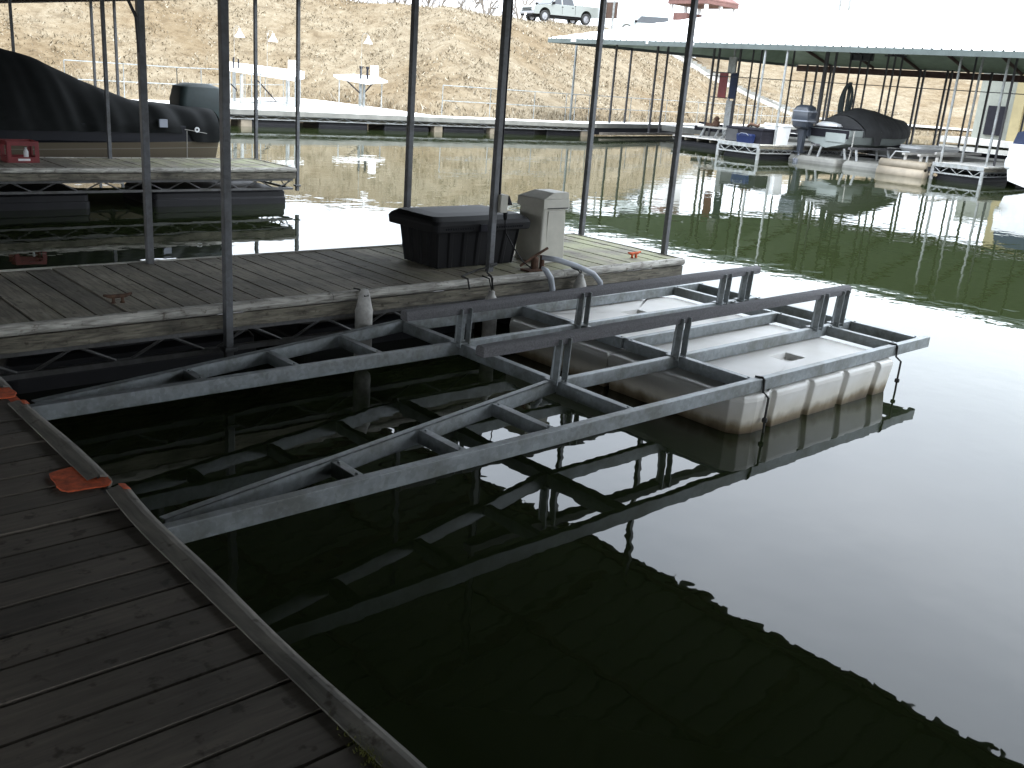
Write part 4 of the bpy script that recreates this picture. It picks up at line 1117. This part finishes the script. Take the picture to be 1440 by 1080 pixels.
ou.scale = (1.15, 1.2, 1.03); ou.location = (34.75, 21.6, 0); ou.rotation_euler = (0, 0, R_(6))
lf = thing('float_lift', 'grey float lift with bunks carrying the charcoal covered boat', 'boat lift', (36.5, 20, 0))
for (ya, yb) in ((17.95, 19.6), (19.85, 22.0)):
    m = MB(); m.loft([rrect(36.5, (ya + yb) / 2, 1.9, (yb - ya) / 2, .12, z) for z in (-.15, .1)] + [rrect(36.5, (ya + yb) / 2, 1.86, (yb - ya) / 2 - .04, .12, .2), rrect(36.5, (ya + yb) / 2, 1.8, (yb - ya) / 2 - .1, .1, .26)]); m.build('float_tank', M['grey'], lf, bevel=.01)
for yy in (19.2, 19.7, 20.9, 21.3):
    for xx in (35.0, 37.5):
        m = MB(); m.bar((xx, yy, .26), (xx, yy + (.1 if yy < 20.3 else -.1), .66), .07, .07); m.build('bunk_bracket', M['galv_lt'], lf)
for yy in (19.55, 21.05):
    m = MB(); m.box(34.7, 40, yy - .06, yy + .06, .66, .74) if False else m.box(34.9, 39.6, yy - .05, yy + .05, .66, .74); m.build('bunk_board', M['carpet'], lf)
tl = thing('float_lift', 'empty tan float lift with rounded tanks beside the light-post finger dock', 'boat lift', (35.4, 16.8, 0))
for zc_, rr in ((.05, .27), (.38, .17)):
    m = MB(); m.tube([(34.0, 16.15, zc_), (34.05, 18.0 - .1, zc_)] if False else [(34.1, 15.98 + .05, zc_), (34.1, 17.75, zc_)], rr, 14); m.build('float_tank', M['tan'], tl, smooth=True)
m = MB(); m.box(34.0, 39, 16.05, 17.75, .40, .50); m.build('lift_deck', M['tan'], tl)
m = MB(); m.bar((35.2, 16.9, .72), (39, 16.9, .72), .12, .08); m.bar((35.2, 17.5, .72), (39, 17.5, .72), .12, .08); m.bar((35.2, 16.3, .85), (39, 16.3, .85), .08, .08)
for yy in (16.3, 16.9, 17.5): m.bar((35.4, yy, .5), (35.4, yy, .7), .1, .06)
m.build('bunk_board', M['conc'], tl)
m = MB(); m.tube([(34.4, 16.2, .5), (34.4, 16.2, .75)], .04, 6); m.build('stop_post', M['galv_lt'], tl)
m = MB(); m.tube([(34.4, 17.6, .5), (34.45, 17.45, .8), (34.5, 16.9, .82)], .03, 6); m.build('guide_bar', M['galv_lt'], tl)
m = MB(); m.loft([rrect(39.6, 18.6, 1.6, .4, .3, .62), rrect(39.6, 18.6, 1.9, .5, .3, .85), rrect(39.6, 18.6, 1.8, .45, .3, .95)]); tag(m.build('small_hull', M['white'], smooth=False, bevel=.03), 'small white hull stored beside the bow of the charcoal covered boat', 'boat')

# white boat with a blue canopy at the right edge
wbt = thing('canopy_boat', 'white boat with a blue canopy at the right edge under the white roof', 'boat')
rings3 = hull_mesh(6.0, 2.4, .0, .25, 1.45, .2, stern=.92)
hull_build(rings3, M['white'], wbt)
m = MB(); secs = []
for i in range(11):
    t = i / 10; x = .25 + 3.6 * t; hw = 1.12 * (1 - .1 * t)
    top_ = 1.46 + .62 * math.sin(min(1, .55 + t) * PI / 2) * (1 if t < .7 else 1 - (t - .7) * 1.4)
    secs.append([(x, -hw, 1.44), (x, -hw * .92, top_ * .75 + .38), (x, -hw * .6, top_), (x, 0, top_ + .06), (x, hw * .6, top_), (x, hw * .92, top_ * .75 + .38), (x, hw, 1.44)])
m.loft(secs); m.build('canopy', M['navy'], wbt, smooth=False)
m = MB(); m.lathe((-.18, .95, .62), [(.03, 0), (.1, .06), (.12, .2), (.1, .36), (.03, .44)], 10); m.build('stern_fender', M['white'], wbt, smooth=True)
wbt.location = (34.3, 12.35, 0)

# ------------------------------------------------------------------ on the far shore
def hip_building(): pass
yb = thing('yellow_building', 'yellow clad floating building with dark windows at the far right', 'building', (84, 28, 0))
m = MB(); m.box(82, 92, 20, 32.3, .5, 8); m.build('wall', M['yellow'], yb)
m = MB(); m.box(83.5, 92, 32.32, 36, .5, 6.2); m.build('side_wing', M['siding'], yb)
m = MB(); m.bar((83.2, 36.3, 6.3), (83.2, 32.0, 6.9), .5, .2); m.build('wing_roof', M['conc'], yb)
for (ya, yb_, za, zb_) in ((27.0, 30.6, 1.0, 5.0), (22, 25.5, 1.0, 5.0)):
    m = MB(); m.box(81.9, 81.99, ya, yb_, za, zb_); w_o = m.build('window', M['purple'], yb)
    m = MB()
    for k in range(9): m.bar((81.86, ya + (yb_ - ya) * k / 8, za), (81.86, ya + (yb_ - ya) * k / 8, zb_), .05, .05)
    m.box(81.84, 81.89, ya - .1, yb_ + .1, 2.6, 2.75); m.build('lattice', M['white'], w_o)
for (a_, b2) in ((31.7, 32.5), (30.7, 31.2)):
    m = MB(); m.box(81.8, 81.98, a_, b2, .5, 8); m.build('corner_trim', M['yellow'], yb)
m = MB(); m.box(83.3, 83.48, 33.6, 35.0, .9, 3.2); m.build('door', M['dkgrey'], yb)
m = MB(); m.box(80, 92, 18, 37, .1, .56); m.build('base_float', M['conc'], yb)
dw = thing('shore_walkway', 'long pale walkway along the far end of the cove, seen under the white roof', 'dock', (92, 45, 0))
m = MB(); m.bar((84, 50.5, 1.0), (100, 40, 1.0), 2.2, .16); m.bar((100, 40, 1.0), (101, 20, 1.0), 2.2, .16); m.build('decking', M['whitewood'], dw)
m = MB(); m.bar((84, 50.5, .45), (100, 40, .45), 1.6, .3); m.build('pontoon_beam', M['dkgrey'], dw)

# concrete steps down the bank: two pale kerbs with treads between
st = thing('bank_stairway', 'pale concrete stairway with two kerbs running down the dry bank', 'stairway', (65, 50, 3))
def ground_hit(ax, ay, tgt):  return ground_z(ax, ay)
A = Vector((58.2, 58.5)); B = Vector((77.5, 49.6))
dirv = (B - A).normalized(); nv = Vector((-dirv.y, dirv.x))
def draped(off0, off1, lift, n=36, a0=0., a1=1.):
    m = MB(); secs = []
    for i in range(n + 1):
        p = A.lerp(B, a0 + (a1 - a0) * i / n)
        q0 = p + nv * off0; q1 = p + nv * off1
        z = max(ground_z(*q0), ground_z(*q1)) + lift
        secs.append([(q0.x, q0.y, z - .5), (q1.x, q1.y, z - .5), (q1.x, q1.y, z), (q0.x, q0.y, z)])
    m.loft(secs); return m
draped(-.2, .2, .22).build('kerb', M['conc'], st); draped(2.2, 2.6, .22).build('kerb', M['conc'], st)
m = MB()
for i in range(46):
    p = A.lerp(B, (i + .5) / 46); z = max(ground_z(*(p + nv * .3)), ground_z(*(p + nv * 2.1)), ground_z(*p)) + .05
    q = [p + nv * .22 - dirv * .24, p + nv * .22 + dirv * .2, p + nv * 2.18 + dirv * .2, p + nv * 2.18 - dirv * .24]
    m.prism([(v_.x, v_.y) for v_ in q], 'z', z - .4, z)
m.build('steps', M['grey'], st)

# ------------------------------------------------------------------ pickup, car, signs, pavilion on the crest
def wheel(x, y, r, wd, par):
    m = MB(); prof = [(r * .62, -wd / 2), (r * .93, -wd / 2), (r, -wd / 2 + .03), (r, wd / 2 - .03), (r * .93, wd / 2), (r * .62, wd / 2)]
    m.loft([[(x + q * math.cos(2 * PI * k / 20), y + w_, r + q * math.sin(2 * PI * k / 20)) for k in range(20)] for q, w_ in prof], True, False)
    t = m.build('wheel', M['rubber'], par, smooth=False)
    m = MB(); m.loft([[(x + q * math.cos(2 * PI * k / 20), y + w_, r + q * math.sin(2 * PI * k / 20)) for k in range(20)] for q, w_ in ((r * .64, -wd / 2 + .02), (r * .6, -wd / 2 + .05), (r * .2, -wd / 2 + .02), (r * .2, wd / 2 - .02), (r * .6, wd / 2 - .05), (r * .64, wd / 2 - .02))], True, True)
    for k in range(5):
        a_ = 2 * PI * k / 5
        for sg in (-1, 1): m.bar((x + .1 * r * math.cos(a_), y + sg * (wd / 2 - .02), r + .1 * r * math.sin(a_)), (x + .6 * r * math.cos(a_), y + sg * (wd / 2 - .03), r + .6 * r * math.sin(a_)), .09, .03, (0, 1, 0))
    m.build('rim', M['chrome'], t)
def arch(cx, r, zb, n=10): return [(cx + r * math.cos(PI - PI * k / n), zb + r * math.sin(PI - PI * k / n)) for k in range(n + 1)]
pk = thing('pickup_truck', 'silver green pickup truck parked on the crest of the bank', 'pickup truck')
WB, fr, rr_ = 3.75, .95, 1.15      # front axle at x=0 looking along +x
zb = .52
# body side: front (+x) to tail (-x)
low = [(fr, zb)] + [(.50, zb)] + [(x, z) for x, z in reversed(arch(0, .50, .50))] + [(-.5, zb), (-WB + .5, zb)] + [(x - WB, z) for x, z in reversed(arch(0, .50, .50))] + [(-WB - .5, zb), (-WB - rr_, zb + .05), (-WB - rr_, 1.30), (-2.75, 1.32), (-2.75, 1.20), (-.35, 1.20), (.0, 1.18), (fr - .12, 1.10), (fr, .98)]
m = MB(); m.prism(low, 'y', -.97, .97)
m.build('body', M['truckpaint'], pk, bevel=.035)
m = MB(); m.loft([[(-.42, -.93, 1.19), (-2.73, -.93, 1.19), (-2.73, .93, 1.19), (-.42, .93, 1.19)], [(-.50, -.93, 1.24), (-2.70, -.93, 1.24), (-2.70, .93, 1.24), (-.50, .93, 1.24)], [(-1.15, -.76, 1.80), (-2.52, -.76, 1.82), (-2.52, .76, 1.82), (-1.15, .76, 1.80)], [(-1.3, -.66, 1.86), (-2.4, -.66, 1.87), (-2.4, .66, 1.87), (-1.3, .66, 1.86)]])
m.build('cab', M['truckpaint'], pk, bevel=.02)
m = MB()
for sg in (-1, 1):
    for (xa, xb, xc_, xd) in ((-.66, -1.48, -1.48, -1.16), (-1.60, -2.60, -2.50, -1.60)):
        def W(x, z): q = (z - 1.24) / .56; return (x, sg * (.935 - .17 * q), z)
        m.add([W(xa, 1.27), W(xb, 1.27), W(xc_, 1.74), W(xd, 1.74)], [(0, 1, 2, 3)])
m.add([(-.52, -.84, 1.27), (-.52, .84, 1.27), (-1.10, .70, 1.76), (-1.10, -.70, 1.76)], [(0, 1, 2, 3)])
o = m.build('side_windows', M['glass'], pk); md = o.modifiers.new('s', 'SOLIDIFY'); md.thickness = .02; md.offset = 1
m = MB(); m.box(fr - .02, fr + .025, -.62, .62, .84, .92); m.box(fr - .02, fr + .025, -.62, .62, .72, .80); m.box(fr - .02, fr + .03, -.8, .8, .38, .50); m.build('grille', M['black'], pk)
m = MB(); m.box(fr - .03, fr + .10, -.95, .95, .50, .68); m.build('bumper', M['chrome'], pk, bevel=.03)
for sg in (-1, 1):
    m = MB(); m.box(fr - .12, fr + .02, sg * .64 if sg > 0 else -.93, .93 if sg > 0 else -.64, .74, 1.0); m.build('headlight', M['lamp'], pk, bevel=.03)
    m = MB(); m.box(-.72, -.55, sg * .98 if sg > 0 else -1.2, 1.2 if sg > 0 else -.98, 1.22, 1.42); m.build('wing_mirror', M['black'], pk, bevel=.03)
    m = MB()
    for x in (-1.62, -2.55): m.box(x, x + .16, sg * .972 - .01, sg * .972 + .01, 1.08, 1.12)
    m.build('door_handle', M['black'], pk)
    m = MB(); m.box(-2.72, -2.70, sg * .971 - .006, sg * .971 + .006, .6, 1.3); m.box(-1.54, -1.525, sg * .971 - .006, sg * .971 + .006, .6, 1.2); m.build('panel_gap', M['black'], pk)
m = MB(); m.box(-WB - .5, .4, -.85, .85, .36, .56); m.build('chassis', M['black'], pk)
m = MB(); m.box(fr + .1, fr + .115, -.16, .16, .42, .56); m.build('number_plate', M['white'], pk)
for x in (0, -WB):
    for sg in (-1, 1): wheel(x, sg * .86, .40, .27, pk)
tx, ty = 51.4, 55.5
pk.location = (tx, ty, max(ground_z(tx, ty), ground_z(tx + 3, ty), ground_z(tx, ty + 1), ground_z(tx + 3, ty + .5)) - .02); pk.rotation_euler = (0, R_(1.5), math.atan2(.16, -.985))

sv = thing('parked_car', 'pale car partly hidden behind the white roof on the crest', 'car')
m = MB(); low = [(2.2, .4)] + [(x + 1.35, z) for x, z in reversed(arch(0, .42, .42))] + [(x - 1.4, z) for x, z in reversed(arch(0, .42, .42))] + [(-2.25, .4), (-2.3, 1.0), (2.0, .95), (2.25, .75)]
m.prism(low, 'y', -.92, .92); m.build('body', M['suvpaint'], sv, bevel=.05)
m = MB(); m.loft([[(1.0, -.88, .96), (-2.2, -.88, .98), (-2.2, .88, .98), (1.0, .88, .96)], [(.1, -.7, 1.62), (-2.0, -.7, 1.66), (-2.0, .7, 1.66), (.1, .7, 1.62)], [(0, -.6, 1.68), (-1.9, -.6, 1.71), (-1.9, .6, 1.71), (0, .6, 1.68)]]); m.build('cabin', M['suvpaint'], sv, bevel=.03)
m = MB()
for sg in (-1, 1): 
    m.add([(.75, sg * .875, 1.05), (-2.0, sg * .885, 1.05), (-1.9, sg * .745, 1.55), (.2, sg * .74, 1.55)], [(0, 1, 2, 3)])
m.add([(.92, -.8, 1.05), (.92, .8, 1.05), (.2, .66, 1.58), (.2, -.66, 1.58)], [(0, 1, 2, 3)])
o = m.build('windows', M['glass'], sv); md = o.modifiers.new('s', 'SOLIDIFY'); md.thickness = .03; md.offset = 0
for sg in (-1, 1):
    m = MB(); m.box(.55, .75, sg * .95 if sg > 0 else -1.15, 1.15 if sg > 0 else -.95, 1.02, 1.2); m.build('wing_mirror', M['black'], sv, bevel=.03)
for x in (1.35, -1.4):
    for sg in (-1, 1): wheel(x, sg * .8, .34, .22, sv)
sv.location = (63.6, 55.8, ground_z(63.6, 55.8) + .03); sv.rotation_euler = (0, 0, math.atan2(.75, -.66))

sg_ = thing('notice_board', 'brown notice board on two pale posts beside the pickup truck', 'sign', (56, 52.7, 6))
for yy in (53.05, 52.2):
    m = MB(); m.box(55.93, 56.03, yy - .06, yy + .06, ground_z(56, yy) - .2, 8.45); m.build('post', M['galv_lt'], sg_)
m = MB(); m.box(56.04, 56.09, 51.9, 53.35, 7.25, 8.32); m.build('board', M['brown'], sg_)
m = MB()
for z in (7.22, 8.3): m.box(56.03, 56.10, 51.86, 53.39, z, z + .06)
m.build('board_trim', M['brown'], sg_)
s2 = thing('small_sign', 'small white sign on a thin post at the top of the bank', 'sign', (52.1, 63.9, 7))
zg_ = ground_z(52.1, 64)
m = MB(); m.tube([(52.1, 64, zg_ - .2), (52.1, 64, 7.95)], .03, 6); m.build('post', M['galv'], s2)
m = MB(); m.box(51.9, 52.3, 63.94, 63.965, 7.3, 8.0); m.build('board', M['white'], s2)

pv = thing('pavilion', 'open pavilion with a red hipped roof and white posts above the white dock roof', 'pavilion', (87, 68, 6))
zb_ = 6.5
m = MB(); cx_, cy_ = 87, 68.3; 
m.loft([[(cx_ + sx * 2.7, cy_ + sy * 2.6, 11.6) for sx, sy in ((-1, -1), (1, -1), (1, 1), (-1, 1))], [(cx_ + sx * 2.7, cy_ + sy * 2.6, 11.75) for sx, sy in ((-1, -1), (1, -1), (1, 1), (-1, 1))], [(cx_ + sx * .4, cy_ + sy * .4, 13.5) for sx, sy in ((-1, -1), (1, -1), (1, 1), (-1, 1))]]); m.build('roof', M['redroof'], pv)
m = MB(); m.box(cx_ - 2.7, cx_ + 2.7, cy_ - 2.6, cy_ + 2.6, 11.25, 11.58); m.build('eave_beam', M['redroof'], pv)
for sx in (-1, 0, 1):
    for sy in (-1, 1):
        m = MB(); m.box(cx_ + sx * 2.4 - .15, cx_ + sx * 2.4 + .15, cy_ + sy * 2.3 - .15, cy_ + sy * 2.3 + .15, zb_ - .4, 11.25); m.build('column', M['white'], pv)
m = MB(); m.box(cx_ - 2.2, cx_ + 1, cy_ + .3, cy_ + 2.0, zb_ - .3, 9.7); m.build('wall', M['white'], pv)
m = MB(); m.box(cx_ - 2.25, cx_ + 1.05, cy_ + .25, cy_ + 2.05, 9.7, 10.4); m.build('wall_band', M['redroof'], pv)
for i, yy in enumerate((64.0, 62.9)):
    m = MB(); m.tube([(100, yy - 4, 6.2), (100, yy - 4, 16)], .14, 8)
    tag(m.build('flagpole', M['galv_lt']), 'left slim pale pole rising behind the white roof' if i == 0 else 'right slim pale pole rising behind the white roof', 'pole')

# bare trees beyond the crest
def tree_mesh(seed):
    rn = random.Random(seed); tr_ = MB(); cr = MB()
    H_ = rn.uniform(9, 12)
    def branch(mb, p, d, L, r, depth):
        n = 3; pts = [p]; q = p.copy(); dd = d.copy()
        for i in range(n):
            dd = (dd + Vector((rn.gauss(0, .13), rn.gauss(0, .13), rn.gauss(.03, .08)))).normalized(); q = q + dd * (L / n); pts.append(q.copy())
        mb.tube(pts, [r * (1 - .55 * i / n) for i in range(n + 1)], 5 if depth < 2 else 3, False)
        if depth < 4:
            for k in range(rn.randint(2, 4) if depth else 6):
                t = rn.uniform(.35, 1); a0 = pts[min(n - 1, int(t * n))].lerp(pts[min(n, int(t * n) + 1)], t * n - int(t * n))
                nd = (dd + Vector((rn.gauss(0, .6), rn.gauss(0, .6), rn.gauss(.1, .35)))).normalized()
                branch(cr, a0, nd, L * rn.uniform(.45, .7), r * .5, depth + 1)
    branch(tr_, Vector((0, 0, -.4)), Vector((0, 0, 1)), H_ * .5, .19, 0)
    return tr_, cr
protos = []
kinds = ['bare grey tree with a wide open crown on the skyline left of the pickup', 'bare grey tree with a narrow twiggy crown on the skyline left of the pickup', 'bare grey tree with a leaning thin crown on the skyline left of the pickup']
for k in range(3):
    t = thing('bare_tree', kinds[k], 'tree', (0, 0, 0), 'bare trees on the skyline')
    tr_, cr = tree_mesh(40 + k); tr_.build('trunk', M['bark'], t); cr.build('crown', M['bark'], t); protos.append(t)
rn = random.Random(77); used = [False] * 3
for i in range(26):
    k = i % 3
    t = protos[k] if not used[k] else copy_tree(protos[k]); used[k] = True
    an = R_(58.5 - 14.5 * (i + rn.uniform(0, .8)) / 26); D = rn.uniform(105, 150)
    t.location = (D * math.cos(an), D * math.sin(an), 5.9); t.rotation_euler = (0, 0, rn.uniform(0, 6.28)); s_ = rn.uniform(.7, 1.15); t.scale = (s_,) * 3
